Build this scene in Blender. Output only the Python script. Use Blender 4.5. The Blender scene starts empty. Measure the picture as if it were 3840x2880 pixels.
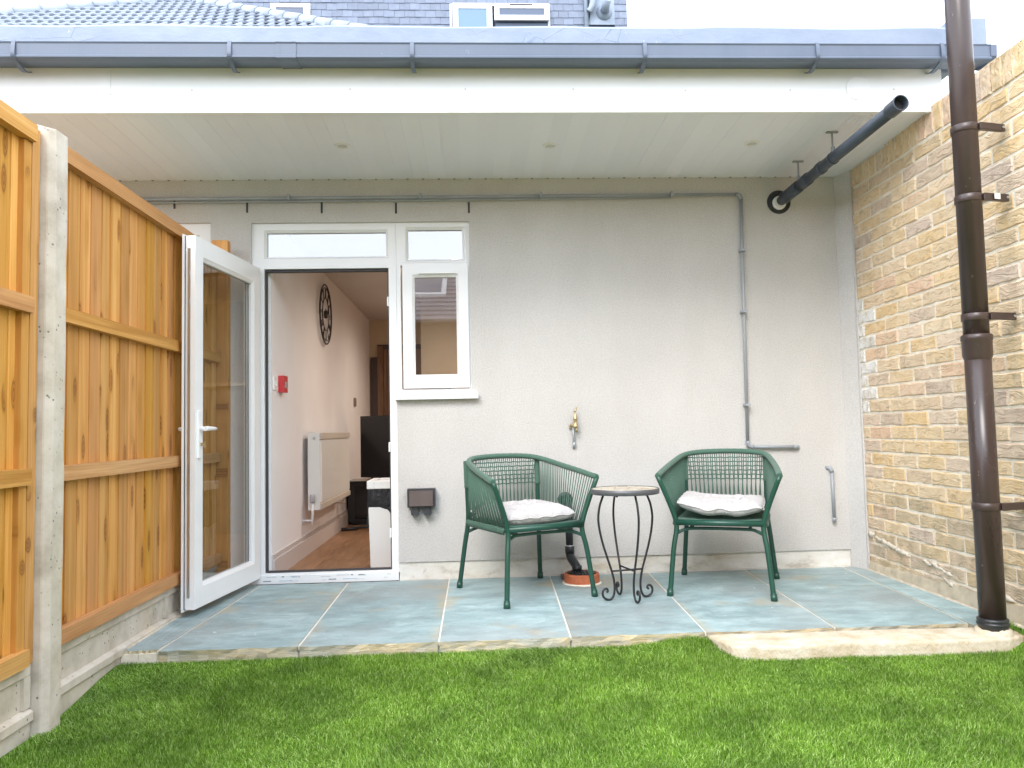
import bpy, bmesh, math, random
import numpy as np
from mathutils import Vector, Matrix, Euler

sc = bpy.context.scene
C = sc.collection
R = math.radians
rnd = random.Random(7)

# ------------------------------------------------------------------ camera
cam_d = bpy.data.cameras.new('camera')
cam = bpy.data.objects.new('camera', cam_d)
C.objects.link(cam)
cam_d.sensor_width = 36.0
cam_d.lens = 36.0 * 2884.0 / 3840.0
cam_d.clip_start = 0.02
cam_d.clip_end = 400.0
cam.matrix_world = Matrix(((0.9986472, 0.0185907, -0.0485608, 0.0),
                           (-0.0473640, -0.0601558, -0.9970647, -5.0),
                           (-0.0214573, 0.9980159, -0.0591939, 0.945),
                           (0, 0, 0, 1)))
sc.camera = cam

# ------------------------------------------------------------------ sky and sun
SUN_EL, SUN_AZ = R(42), R(205)          # azimuth measured from +Y clockwise: behind and left of the camera
w = bpy.data.worlds.new('World')
sc.world = w
w.use_nodes = True
wn = w.node_tree.nodes
wl = w.node_tree.links
wn.clear()
w_out = wn.new('ShaderNodeOutputWorld')
w_bg = wn.new('ShaderNodeBackground')
w_sky = wn.new('ShaderNodeTexSky')
w_sky.sky_type = 'NISHITA'
w_sky.sun_disc = False
w_sky.sun_elevation = SUN_EL
w_sky.sun_rotation = SUN_AZ
w_sky.dust_density = 2.0
w_tc = wn.new('ShaderNodeTexCoord')
w_mp = wn.new('ShaderNodeMapping')
w_mp.inputs['Scale'].default_value = (1.0, 1.0, 2.6)
w_no = wn.new('ShaderNodeTexNoise')
w_no.inputs['Scale'].default_value = 2.2
w_no.inputs['Detail'].default_value = 6
w_no.inputs['Roughness'].default_value = 0.55
w_cr = wn.new('ShaderNodeValToRGB')
w_cr.color_ramp.elements[0].position = 0.34
w_cr.color_ramp.elements[0].color = (0.62, 0.62, 0.62, 1)
w_cr.color_ramp.elements[1].position = 0.56
w_cr.color_ramp.elements[1].color = (1, 1, 1, 1)
w_mx = wn.new('ShaderNodeMix')
w_mx.data_type = 'RGBA'
w_mx.inputs[7].default_value = (9.3, 9.95, 11.1, 1)      # bright even cloud cover
wl.new(w_tc.outputs['Generated'], w_mp.inputs['Vector'])
wl.new(w_mp.outputs['Vector'], w_no.inputs['Vector'])
wl.new(w_no.outputs['Fac'], w_cr.inputs['Fac'])
wl.new(w_cr.outputs['Color'], w_mx.inputs[0])
wl.new(w_sky.outputs['Color'], w_mx.inputs[6])
wl.new(w_mx.outputs[2], w_bg.inputs['Color'])
w_bg.inputs['Strength'].default_value = 0.15
wl.new(w_bg.outputs['Background'], w_out.inputs['Surface'])

sun_d = bpy.data.lights.new('sun', 'SUN')
sun_d.energy = 0.9
sun_d.angle = R(25)
sun_d.color = (1.0, 0.96, 0.91)
sun = bpy.data.objects.new('sun', sun_d)
C.objects.link(sun)
_sd = Vector((math.sin(SUN_AZ) * math.cos(SUN_EL), math.cos(SUN_AZ) * math.cos(SUN_EL), math.sin(SUN_EL)))
sun.rotation_euler = (-_sd).to_track_quat('-Z', 'Y').to_euler()

sc.view_settings.view_transform = 'Standard'
sc.view_settings.look = 'None'
sc.view_settings.exposure = 1.38
sc.view_settings.gamma = 1.0
sc.view_settings.use_curve_mapping = False
sc.cycles.max_bounces = 10
sc.cycles.diffuse_bounces = 5
sc.cycles.transparent_max_bounces = 12
sc.cycles.use_denoising = True
sc.cycles.caustics_reflective = False
sc.cycles.caustics_refractive = False

# ------------------------------------------------------------------ helpers: objects
def link(o, parent=None):
    C.objects.link(o)
    if parent is not None:
        o.parent = parent
    return o

def tag(o, label=None, cat=None, group=None, kind=None):
    if label: o['label'] = label
    if cat: o['category'] = cat
    if group: o['group'] = group
    if kind: o['kind'] = kind
    return o

def thing(name, label, cat, loc=(0, 0, 0), rz=0.0, group=None, kind=None):
    o = bpy.data.objects.new(name, None)
    o.empty_display_size = 0.1
    o.location = loc
    o.rotation_euler = (0, 0, rz)
    link(o)
    return tag(o, label, cat, group, kind)

def obj(name, bm, mat, parent=None, smooth=False, bevel=0.0, seg=1, loc=None):
    if bevel > 0:
        es = [e for e in bm.edges if len(e.link_faces) == 2 and e.calc_face_angle(0) > 0.6]
        bmesh.ops.bevel(bm, geom=es, offset=bevel, segments=seg, affect='EDGES', profile=0.7, clamp_overlap=True)
    me = bpy.data.meshes.new(name)
    bm.to_mesh(me)
    bm.free()
    if isinstance(mat, (list, tuple)):
        for m in mat: me.materials.append(m)
    else:
        me.materials.append(mat)
    if smooth:
        me.polygons.foreach_set('use_smooth', [True] * len(me.polygons))
    o = bpy.data.objects.new(name, me)
    if loc is not None:
        o.location = loc
    return link(o, parent)

def box(bm, x0, x1, y0, y1, z0, z1, mat=0):
    vs = [bm.verts.new(p) for p in ((x0, y0, z0), (x1, y0, z0), (x1, y1, z0), (x0, y1, z0),
                                    (x0, y0, z1), (x1, y0, z1), (x1, y1, z1), (x0, y1, z1))]
    for f in ((3, 2, 1, 0), (4, 5, 6, 7), (0, 1, 5, 4), (1, 2, 6, 5), (2, 3, 7, 6), (3, 0, 4, 7)):
        bm.faces.new([vs[i] for i in f]).material_index = mat
    return vs

def bx(*a):
    bm = bmesh.new(); box(bm, *a); return bm

def prism(bm, pts, z0, z1, axis='z'):
    """extrude the polygon pts (anticlockwise seen from +axis)"""
    def p3(p, h):
        return {'z': (p[0], p[1], h), 'y': (p[0], h, p[1]), 'x': (h, p[0], p[1])}[axis]
    a = [bm.verts.new(p3(p, z0)) for p in pts]
    b = [bm.verts.new(p3(p, z1)) for p in pts]
    n = len(pts)
    bm.faces.new(a[::-1]); bm.faces.new(b)
    for i in range(n):
        bm.faces.new((a[i], a[(i + 1) % n], b[(i + 1) % n], b[i]))
    bmesh.ops.recalc_face_normals(bm, faces=bm.faces[:])

def tube(bm, pts, r, n=8, cap=True, closed=False):
    """a round bar swept along pts; r a number or one radius per point"""
    pts = [Vector(p) for p in pts]
    m = len(pts)
    rs = [r] * m if isinstance(r, (int, float)) else list(r)
    rings = []
    up = None
    for i, p in enumerate(pts):
        if closed:
            t = (pts[(i + 1) % m] - pts[i - 1]).normalized()
        else:
            t = (pts[min(i + 1, m - 1)] - pts[max(i - 1, 0)])
            t = t.normalized() if t.length > 1e-9 else Vector((0, 0, 1))
        if up is None:
            up = Vector((0, 0, 1)) if abs(t.z) < 0.9 else Vector((1, 0, 0))
        a = (up - t * up.dot(t))
        a = a.normalized() if a.length > 1e-6 else t.orthogonal().normalized()
        up = a
        b = t.cross(a)
        rings.append([bm.verts.new(p + (a * math.cos(2 * math.pi * k / n) + b * math.sin(2 * math.pi * k / n)) * rs[i]) for k in range(n)])
    for i in range(m if closed else m - 1):
        A, B = rings[i], rings[(i + 1) % m]
        for k in range(n):
            f = bm.faces.new((A[k], A[(k + 1) % n], B[(k + 1) % n], B[k]))
            f.smooth = True
    if cap and not closed:
        bm.faces.new(rings[0][::-1]); bm.faces.new(rings[-1])

def lathe(bm, prof, n=20, c=(0, 0, 0), axis='z', cap=True):
    """prof: (radius, height) pairs turned round an axis through c"""
    rings = []
    for r_, h in prof:
        ring = []
        for k in range(n):
            u, v = r_ * math.cos(2 * math.pi * k / n), r_ * math.sin(2 * math.pi * k / n)
            q = {'z': (u, v, h), 'y': (u, h, -v), 'x': (h, u, v)}[axis]
            ring.append(bm.verts.new((c[0] + q[0], c[1] + q[1], c[2] + q[2])))
        rings.append(ring)
    for A, B in zip(rings, rings[1:]):
        for k in range(n):
            f = bm.faces.new((A[k], A[(k + 1) % n], B[(k + 1) % n], B[k])); f.smooth = True
    if cap:
        bm.faces.new(rings[0][::-1]); bm.faces.new(rings[-1])

def turned(bm, a, d, prof, n=24):
    """rings of (distance, radius) along the straight axis a + d*t"""
    a, d = Vector(a), Vector(d).normalized()
    u = d.orthogonal().normalized(); v = d.cross(u); prev = None
    for t_, r_ in prof:
        ring = [bm.verts.new(a + d * t_ + (u * math.cos(2 * math.pi * k / n) + v * math.sin(2 * math.pi * k / n)) * r_) for k in range(n)]
        if prev:
            for k in range(n): bm.faces.new((prev[k], prev[(k + 1) % n], ring[(k + 1) % n], ring[k])).smooth = True
        prev = ring

def catmull(pts, per=6):
    P = [Vector(p) for p in pts]
    P = [P[0] * 2 - P[1]] + P + [P[-1] * 2 - P[-2]]
    out = []
    for i in range(1, len(P) - 2):
        for j in range(per):
            t = j / per
            a, b, c, d = P[i - 1], P[i], P[i + 1], P[i + 2]
            out.append(0.5 * ((2 * b) + (c - a) * t + (2 * a - 5 * b + 4 * c - d) * t * t + (3 * b - a - 3 * c + d) * t ** 3))
    out.append(P[-2])
    return out

def inst(name, src, parent, loc=None, rot=None, scale=None, mat=None):
    """another object on the mesh of src"""
    o = bpy.data.objects.new(name, src.data if isinstance(src, bpy.types.Object) else src)
    if loc is not None: o.location = loc
    if rot is not None: o.rotation_euler = rot
    if scale is not None: o.scale = scale
    link(o, parent)
    if mat is not None:
        o.material_slots[0].link = 'OBJECT'
        o.material_slots[0].material = mat
    return o

def copy_tree(o, parent=None):
    c = o.copy(); C.objects.link(c)
    if parent is not None: c.parent = parent
    for ch in list(o.children):
        copy_tree(ch, c)
    return c

# ------------------------------------------------------------------ helpers: materials
class NT:
    def __init__(s, name):
        s.m = bpy.data.materials.new(name); s.m.use_nodes = True
        s.n = s.m.node_tree.nodes; s.l = s.m.node_tree.links
        s.n.clear()
        s.out = s.n.new('ShaderNodeOutputMaterial')
        s.b = s.n.new('ShaderNodeBsdfPrincipled')
        s.l.new(s.b.outputs[0], s.out.inputs['Surface'])
        s.tc = s.n.new('ShaderNodeTexCoord')
        s._oi = None
    def link(s, a, b): s.l.new(a, b)
    def oi(s):
        if s._oi is None: s._oi = s.n.new('ShaderNodeObjectInfo')
        return s._oi
    def coord(s, scale=(1, 1, 1), rot=(0, 0, 0), per_object=False, src='Object'):
        mp = s.n.new('ShaderNodeMapping')
        mp.inputs['Scale'].default_value = scale
        mp.inputs['Rotation'].default_value = rot
        s.link(s.tc.outputs[src], mp.inputs['Vector'])
        if per_object:
            mu = s.n.new('ShaderNodeMath'); mu.operation = 'MULTIPLY'; mu.inputs[1].default_value = 57.0
            s.link(s.oi().outputs['Random'], mu.inputs[0])
            s.link(mu.outputs[0], mp.inputs['Location'])
        return mp.outputs['Vector']
    def noise(s, vec, scale, detail=4, rough=0.55, dist=0.0):
        t = s.n.new('ShaderNodeTexNoise')
        t.inputs['Scale'].default_value = scale; t.inputs['Detail'].default_value = detail
        t.inputs['Roughness'].default_value = rough; t.inputs['Distortion'].default_value = dist
        s.link(vec, t.inputs['Vector']); return t.outputs['Fac']
    def voro(s, vec, scale, feature='F1', rand=1.0, out='Distance'):
        t = s.n.new('ShaderNodeTexVoronoi'); t.feature = feature
        t.inputs['Scale'].default_value = scale; t.inputs['Randomness'].default_value = rand
        s.link(vec, t.inputs['Vector']); return t.outputs[out]
    def wave(s, vec, scale, dist=4.0, detail=2, dscale=1.0, direction='X'):
        t = s.n.new('ShaderNodeTexWave'); t.bands_direction = direction
        t.inputs['Scale'].default_value = scale; t.inputs['Distortion'].default_value = dist
        t.inputs['Detail'].default_value = detail; t.inputs['Detail Scale'].default_value = dscale
        s.link(vec, t.inputs['Vector']); return t.outputs['Fac']
    def ramp(s, fac, stops):
        r = s.n.new('ShaderNodeValToRGB')
        el = r.color_ramp.elements
        el[0].position, el[0].color = stops[0][0], tuple(stops[0][1]) + (1,)
        el[1].position, el[1].color = stops[-1][0], tuple(stops[-1][1]) + (1,)
        for p, c in stops[1:-1]:
            e = el.new(p); e.color = tuple(c) + (1,)
        s.link(fac, r.inputs['Fac']); return r.outputs['Color']
    def val(s, fac, a, b, lo=0.0, hi=1.0):
        m = s.n.new('ShaderNodeMapRange')
        m.inputs[1].default_value = a; m.inputs[2].default_value = b
        m.inputs[3].default_value = lo; m.inputs[4].default_value = hi
        s.link(fac, m.inputs[0]); return m.outputs[0]
    def math(s, op, a, b=None):
        m = s.n.new('ShaderNodeMath'); m.operation = op
        for i, v in enumerate((a, b)):
            if v is None: continue
            if isinstance(v, (int, float)): m.inputs[i].default_value = v
            else: s.link(v, m.inputs[i])
        return m.outputs[0]
    def mix(s, fac, a, b, blend='MIX'):
        m = s.n.new('ShaderNodeMix'); m.data_type = 'RGBA'; m.blend_type = blend
        for i, v in ((0, fac), (6, a), (7, b)):
            if isinstance(v, (int, float)): m.inputs[i].default_value = v
            elif isinstance(v, tuple): m.inputs[i].default_value = v + (1,)
            else: s.link(v, m.inputs[i])
        return m.outputs[2]
    def hsv(s, col, h=0.5, sat=1.0, v=1.0):
        m = s.n.new('ShaderNodeHueSaturation')
        for k, x in (('Hue', h), ('Saturation', sat), ('Value', v)):
            if isinstance(x, (int, float)): m.inputs[k].default_value = x
            else: s.link(x, m.inputs[k])
        s.link(col, m.inputs['Color']); return m.outputs['Color']
    def base(s, c):
        if isinstance(c, tuple): s.b.inputs['Base Color'].default_value = c + (1,)
        else: s.link(c, s.b.inputs['Base Color'])
    def set(s, rough=None, metal=None, spec=None, sheen=None):
        if rough is not None:
            if isinstance(rough, (int, float)): s.b.inputs['Roughness'].default_value = rough
            else: s.link(rough, s.b.inputs['Roughness'])
        if metal is not None: s.b.inputs['Metallic'].default_value = metal
        if spec is not None: s.b.inputs['Specular IOR Level'].default_value = spec
        if sheen is not None: s.b.inputs['Sheen Weight'].default_value = sheen
    def bump(s, h, strength=0.3, dist=0.01):
        b = s.n.new('ShaderNodeBump')
        b.inputs['Strength'].default_value = strength; b.inputs['Distance'].default_value = dist
        s.link(h, b.inputs['Height'])
        if s.b.inputs['Normal'].is_linked:
            s.link(s.b.inputs['Normal'].links[0].from_socket, b.inputs['Normal'])
        s.link(b.outputs['Normal'], s.b.inputs['Normal'])

M = {}
def simple(name, col, rough=0.5, metal=0.0, var=0.0, vscale=8.0, spec=None, bump=0.0, bscale=200):
    t = NT(name)
    if var > 0:
        n = t.noise(t.coord(), vscale, 5)
        t.base(t.mix(t.val(n, 0.3, 0.7), tuple(c * (1 - var) for c in col), tuple(min(1, c * (1 + var)) for c in col)))
    else:
        t.base(tuple(col))
    t.set(rough, metal, spec)
    if bump > 0:
        t.bump(t.noise(t.coord(), bscale, 3), bump, 0.002)
    M[name] = t.m
    return t.m

# grey sand-textured render
t = NT('render')
n1 = t.noise(t.coord(), 105, 3, 0.6); n2 = t.noise(t.coord((1, 1, 0.6)), 1.3, 5, 0.6)
n3 = t.noise(t.coord(), 330, 2)
c = t.mix(t.val(n2, 0.35, 0.68), (0.580, 0.560, 0.540), (0.650, 0.630, 0.610))
c = t.mix(t.val(n1, 0.36, 0.64), c, t.hsv(c, v=0.865))
st = t.noise(t.coord((2.2, 1, 0.35)), 2.0, 6, 0.65)
c = t.mix(t.val(st, 0.52, 0.72, 0, 0.35), c, (0.51, 0.49, 0.465))
t.base(c); t.set(0.92, spec=0.2)
t.bump(n1, 0.75, 0.006); t.bump(n3, 0.4, 0.002)
M['render'] = t.m

# concrete plinth with old limewash
t = NT('plinth')
n1 = t.noise(t.coord((1, 1, 2.2)), 5, 7, 0.65); n2 = t.noise(t.coord(), 22, 6, 0.7); n3 = t.noise(t.coord((1, 1, 3)), 2.0, 4)
c = t.ramp(n1, [(0.28, (0.42, 0.38, 0.32)), (0.44, (0.66, 0.63, 0.57)), (0.7, (0.78, 0.77, 0.74))])
c = t.mix(t.val(n2, 0.6, 0.74), c, (0.38, 0.34, 0.27))
c = t.mix(t.val(n3, 0.55, 0.75, 0, 0.45), c, (0.55, 0.43, 0.26))
t.base(c); t.set(0.9); t.bump(n2, 0.5, 0.006)
M['plinth'] = t.m

t = NT('pvc')
n = t.noise(t.coord(), 3, 4)
t.base(t.mix(t.val(n, 0.3, 0.7), (0.83, 0.84, 0.85), (0.88, 0.88, 0.89))); t.set(0.32)
M['pvc'] = t.m
t = NT('soffit')
n = t.noise(t.coord((1, 1, 1), per_object=True), 1.6, 4)
v = t.val(t.oi().outputs['Random'], 0, 1, 0.975, 1.02)
t.base(t.hsv(t.mix(t.val(n, 0.3, 0.7), (0.84, 0.855, 0.95), (0.87, 0.885, 0.97)), v=v)); t.set(0.33)
M['soffit'] = t.m
t = NT('fascia')
n = t.noise(t.coord((0.6, 1, 3)), 2.5, 5)
t.base(t.mix(t.val(n, 0.3, 0.7), (0.83, 0.85, 0.86), (0.89, 0.9, 0.91))); t.set(0.35)
M['fascia'] = t.m

# timber
def wood(name, dark, mid, light, vgrain=True, knots=True, vary=0.16):
    t = NT(name)
    g = (1, 1, 0.055) if vgrain else (1, 0.055, 1)
    co = t.coord(g, per_object=True)
    n1 = t.noise(co, 55, 6, 0.62, 0.6)
    n2 = t.noise(co, 14, 3, 0.5, 1.2)
    wv = t.wave(t.coord((1, 1, 0.03) if vgrain else (1, 0.03, 1), per_object=True), 26, 5.5, 3, 1.4, 'Y' if vgrain else 'Z')
    c = t.ramp(n2, [(0.30, dark), (0.52, mid), (0.74, light)])
    c = t.mix(t.val(wv, 0.45, 1.0, 0, 0.45), c, t.hsv(c, v=0.80))
    c = t.mix(t.val(n1, 0.38, 0.62, 0.0, 0.35), c, t.hsv(c, v=0.74))
    if knots:
        kc = t.coord((0.02, 5.0, 2.9) if vgrain else (0.02, 2.6, 5.2), per_object=True)
        ks = t.n.new('ShaderNodeSeparateXYZ'); t.link(kc, ks.inputs[0]); kk = t.n.new('ShaderNodeCombineXYZ')
        t.link(ks.outputs[1], kk.inputs[0]); t.link(ks.outputs[2], kk.inputs[1])
        kv = t.n.new('ShaderNodeTexVoronoi'); kv.voronoi_dimensions = '2D'; kv.inputs['Scale'].default_value = 1.7
        t.link(kk.outputs[0], kv.inputs['Vector']); kd = kv.outputs['Distance']
        kf = t.math('MULTIPLY', t.val(kd, 0.11, 0.17, 1, 0), t.val(t.noise(t.coord((0.02, 3, 1.5), per_object=True), 2.6, 1), 0.45, 0.53))
        halo = t.val(kd, 0.12, 0.32, 1, 0)
        c = t.mix(t.math('MULTIPLY', halo, 0.40), c, t.hsv(c, sat=1.08, v=0.74))
        ring = t.n.new('ShaderNodeMath'); ring.operation = 'SINE'
        t.link(t.math('MULTIPLY', kd, 95), ring.inputs[0])
        kc2 = t.mix(t.val(ring.outputs[0], -1, 1), (dark[0] * .42, dark[1] * .36, dark[2] * .4), (dark[0] * .75, dark[1] * .68, dark[2] * .7))
        c = t.mix(t.math('MULTIPLY', kf, 0.88), c, kc2)
    rv = t.oi().outputs['Random']
    c = t.hsv(c, h=t.val(rv, 0, 1, 0.495, 0.504), sat=t.val(rv, 0, 1, 0.93, 1.06), v=t.val(t.math('FRACT', t.math('MULTIPLY', rv, 7.3)), 0, 1, 1 - vary, 1 + vary))
    t.base(c); t.set(0.72, spec=0.25)
    t.bump(n1, 0.35, 0.002); t.bump(wv, 0.12, 0.001)
    M[name] = t.m
wood('fence_wood', (0.54, 0.250, 0.058), (0.65, 0.325, 0.086), (0.77, 0.43, 0.140))
wood('rail_wood', (0.46, 0.215, 0.065), (0.60, 0.315, 0.110), (0.72, 0.43, 0.185), vgrain=False, knots=False, vary=0.1)
wood('door_wood', (0.16, 0.09, 0.06), (0.24, 0.15, 0.105), (0.32, 0.21, 0.155), knots=False)

# cast concrete of posts and gravel boards
t = NT('concrete')
n1 = t.noise(t.coord(per_object=True), 7, 7, 0.65); n2 = t.noise(t.coord((1, 1, 0.35), per_object=True), 2.0, 4)
pit = t.voro(t.coord(per_object=True), 42); pm = t.noise(t.coord(per_object=True), 16, 2)
c = t.ramp(n1, [(0.3, (0.40, 0.35, 0.285)), (0.5, (0.55, 0.495, 0.42)), (0.72, (0.65, 0.60, 0.53))])
c = t.mix(t.val(n2, 0.52, 0.75, 0, 0.5), c, (0.66, 0.54, 0.36))
pf = t.math('MULTIPLY', t.val(pit, 0.13, 0.22, 1, 0), t.val(pm, 0.52, 0.6))
c = t.mix(pf, c, (0.22, 0.20, 0.18))
t.base(c); t.set(0.93, spec=0.2)
t.bump(n1, 0.35, 0.006); t.bump(t.math('MULTIPLY', pf, -1.0), 0.5, 0.004)
M['concrete'] = t.m

# screed kerb, cream
t = NT('screed')
n1 = t.noise(t.coord(), 9, 7, 0.65); n2 = t.noise(t.coord(), 45, 4); wv = t.wave(t.coord((1, 1, 1), (0, 0.6, 0.0)), 26, 1.0, 1, 2.0, 'X')
c = t.ramp(n1, [(0.28, (0.40, 0.32, 0.20)), (0.48, (0.55, 0.475, 0.36)), (0.7, (0.64, 0.60, 0.52))])
t.base(c); t.set(0.95, spec=0.15); t.bump(n2, 0.7, 0.008); t.bump(wv, 0.10, 0.004)
M['screed'] = t.m

# mortar
t = NT('mortar')
n1 = t.noise(t.coord(), 30, 6, 0.65); n2 = t.noise(t.coord(), 3, 4)
c = t.mix(t.val(n2, 0.35, 0.65), (0.82, 0.75, 0.62), (0.90, 0.84, 0.73)); c = t.mix(t.val(n1, 0.35, 0.65, 0, 0.6), c, t.hsv(c, v=0.78))
t.base(c); t.set(0.95, spec=0.1); t.bump(n1, 0.6, 0.006)
M['mortar'] = t.m

# creased stock bricks, colour by brick
def brick_mat(name, white=False, dirty=False):
    t = NT(name)
    rv = t.oi().outputs['Random']
    co = t.coord((1, 1, 1), per_object=True)
    n1 = t.noise(co, 20, 5, 0.6)
    warp = t.noise(t.coord((1, 1, 1.6), per_object=True), 9, 3, 0.5)
    wz = t.n.new('ShaderNodeCombineXYZ')
    sep = t.n.new('ShaderNodeSeparateXYZ'); t.link(co, sep.inputs[0])
    t.link(sep.outputs[1], wz.inputs[0]); t.link(t.math('ADD', sep.outputs[2], t.math('MULTIPLY', warp, 0.11)), wz.inputs[1])
    mp = t.n.new('ShaderNodeMapping'); mp.inputs['Scale'].default_value = (9, 58, 1); t.link(wz.outputs[0], mp.inputs['Vector'])
    cre = t.noise(mp.outputs['Vector'], 1.0, 4, 0.6, 0.8)
    line = t.val(cre, 0.37, 0.45, 1, 0)
    fine = t.noise(co, 160, 2)
    if white:
        c = t.mix(t.val(n1, 0.33, 0.55), (0.62, 0.55, 0.45), (0.83, 0.82, 0.79))
    else:
        c = t.ramp(rv, [(0.0, (0.54, 0.44, 0.37)), (0.07, (0.66, 0.53, 0.42)), (0.22, (0.75, 0.58, 0.38)), (0.42, (0.73, 0.58, 0.41)), (0.56, (0.76, 0.56, 0.33)),
                        (0.70, (0.79, 0.64, 0.46)), (0.82, (0.74, 0.52, 0.38)), (0.92, (0.77, 0.62, 0.48)), (1.0, (0.64, 0.52, 0.44))])
        c = t.hsv(c, sat=1.12)
        c = t.mix(t.val(n1, 0.40, 0.72, 0, 0.55), c, (0.82, 0.71, 0.55))
        c = t.mix(t.val(n1, 0.25, 0.42, 0.30, 0), c, (0.57, 0.42, 0.27))
    if dirty:
        c = t.mix(t.val(t.noise(co, 11, 5), 0.35, 0.65, 0.15, 0.7), c, (0.40, 0.33, 0.22))
    c = t.mix(t.math('MULTIPLY', line, 0.46 if not white else 0.2), c, t.hsv(c, sat=1.05, v=0.50))
    t.base(c); t.set(0.93, spec=0.15)
    t.bump(cre, 1.0, 0.012); t.bump(fine, 0.35, 0.002)
    M[name] = t.m
brick_mat('brick'); brick_mat('brick_white', white=True); brick_mat('brick_dirty', dirty=True)

# paving slate
t = NT('slate')
co = t.coord(per_object=True)
n1 = t.noise(t.coord((1, 1.9, 1), per_object=True), 4.2, 9, 0.72, 0.3); n2 = t.noise(co, 1.4, 4, 0.5); n3 = t.noise(t.coord((1, 3.5, 1), per_object=True), 11, 7, 0.7, 0.5); n4 = t.noise(co, 2.6, 6, 0.6)
c = t.ramp(n1, [(0.26, (0.185, 0.25, 0.26)), (0.46, (0.265, 0.37, 0.385)), (0.60, (0.355, 0.475, 0.49)), (0.76, (0.50, 0.61, 0.62))])
c = t.mix(t.val(n2, 0.46, 0.66, 0, 0.55), c, (0.30, 0.315, 0.315))
c = t.mix(t.val(n3, 0.60, 0.74, 0, 0.6), c, (0.60, 0.66, 0.68))
c = t.mix(t.val(n3, 0.28, 0.38, 0.5, 0), c, (0.20, 0.235, 0.24))
c = t.mix(t.val(n4, 0.58, 0.70, 0, 0.62), c, (0.42, 0.35, 0.23))
edge = t.n.new('ShaderNodeSeparateXYZ'); t.link(t.tc.outputs['Generated'], edge.inputs[0])
ex = t.math('ABSOLUTE', t.math('SUBTRACT', edge.outputs[0], 0.5))
ef = t.math('MULTIPLY', t.val(ex, 0.40, 0.50), t.val(n4, 0.44, 0.60))
c = t.mix(t.math('MULTIPLY', ef, 0.55), c, (0.46, 0.35, 0.19))
spl = t.noise(co, 24, 5, 0.7); spm = t.noise(co, 2.1, 2)
c = t.mix(t.math('MULTIPLY', t.val(spl, 0.66, 0.71), t.val(spm, 0.5, 0.6)), c, (0.72, 0.76, 0.77))
v = t.val(t.oi().outputs['Random'], 0, 1, 0.92, 1.08)
t.base(t.hsv(c, v=v)); t.set(t.val(n1, 0.3, 0.7, 0.42, 0.62), spec=0.45)
t.bump(n1, 0.6, 0.014); t.bump(n3, 0.5, 0.006)
M['slate'] = t.m

t = NT('slab_edge')
n1 = t.noise(t.coord((1, 1, 5), per_object=True), 8, 7, 0.65); n2 = t.noise(t.coord(), 3.0, 3)
c = t.ramp(n1, [(0.25, (0.27, 0.26, 0.22)), (0.45, (0.47, 0.43, 0.34)), (0.58, (0.60, 0.49, 0.30)), (0.75, (0.66, 0.62, 0.53))])
c = t.mix(t.val(n2, 0.45, 0.6, 0, 0.6), c, (0.40, 0.42, 0.37))
t.base(c); t.set(0.85); t.bump(n1, 0.9, 0.012)
M['slab_edge'] = t.m

# artificial turf
t = NT('turf_blade')
gi = t.n.new('ShaderNodeNewGeometry')
big = t.noise(t.coord(), 4.2, 4, 0.6); rp = gi.outputs['Random Per Island']
c = t.ramp(rp, [(0.0, (0.055, 0.115, 0.006)), (0.3, (0.122, 0.250, 0.018)), (0.65, (0.225, 0.405, 0.052)), (0.9, (0.38, 0.58, 0.15)), (1.0, (0.50, 0.62, 0.26))])
c = t.mix(t.val(big, 0.36, 0.66), t.hsv(c, h=0.504, v=0.72), t.hsv(c, h=0.494, v=1.30))
t.base(c); t.set(0.48, spec=0.35)
tr = t.n.new('ShaderNodeBsdfTranslucent'); t.link(c, tr.inputs['Color'])
ms = t.n.new('ShaderNodeMixShader'); ms.inputs[0].default_value = 0.22
t.link(t.b.outputs[0], ms.inputs[1]); t.link(tr.outputs[0], ms.inputs[2]); t.link(ms.outputs[0], t.out.inputs['Surface'])
M['turf_blade'] = t.m
t = NT('turf_base')
n1 = t.noise(t.coord(), 60, 4); n2 = t.noise(t.coord(), 1.5, 4)
t.base(t.mix(t.val(n1, 0.3, 0.7), (0.06, 0.13, 0.015), (0.13, 0.25, 0.035))); t.set(0.95, spec=0.1); t.bump(n1, 0.8, 0.02)
M['turf_base'] = t.m
t = NT('soil')
n1 = t.noise(t.coord(), 8, 6)
t.base(t.mix(t.val(n1, 0.3, 0.7), (0.13, 0.12, 0.07), (0.24, 0.22, 0.14))); t.set(0.95); t.bump(n1, 0.5, 0.03)
M['soil'] = t.m

# metals and plastics
simple('chair_paint', (0.013, 0.066, 0.045), 0.36, 0.0, 0.1, 9)
t = NT('rope')
wv = t.wave(t.coord((1, 1, 1), (0.4, 0.5, 0.3)), 95, 1.5, 1)
n1 = t.noise(t.coord(), 8, 3)
c = t.mix(t.val(wv, 0.2, 0.8), (0.052, 0.118, 0.085), (0.090, 0.178, 0.135)); c = t.mix(t.val(n1, 0.35, 0.65, 0, 0.4), c, t.hsv(c, v=1.25))
t.base(c); t.set(0.75, spec=0.25, sheen=0.2); t.bump(wv, 0.5, 0.002)
M['rope'] = t.m
t = NT('cushion')
n1 = t.noise(t.coord(), 9, 5, 0.6, 0.8); n2 = t.noise(t.coord((1, 0.6, 1)), 15, 2, 0.45, 2.2); fb = t.noise(t.coord(), 420, 1)
t.base(t.mix(t.val(n1, 0.3, 0.7), (0.48, 0.462, 0.46), (0.55, 0.53, 0.53))); t.set(0.9, spec=0.15, sheen=0.25)
t.bump(n2, 0.55, 0.018); t.bump(fb, 0.15, 0.001)
M['cushion'] = t.m
simple('iron', (0.022, 0.022, 0.025), 0.42, 0.2, 0.15, 30)
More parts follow.
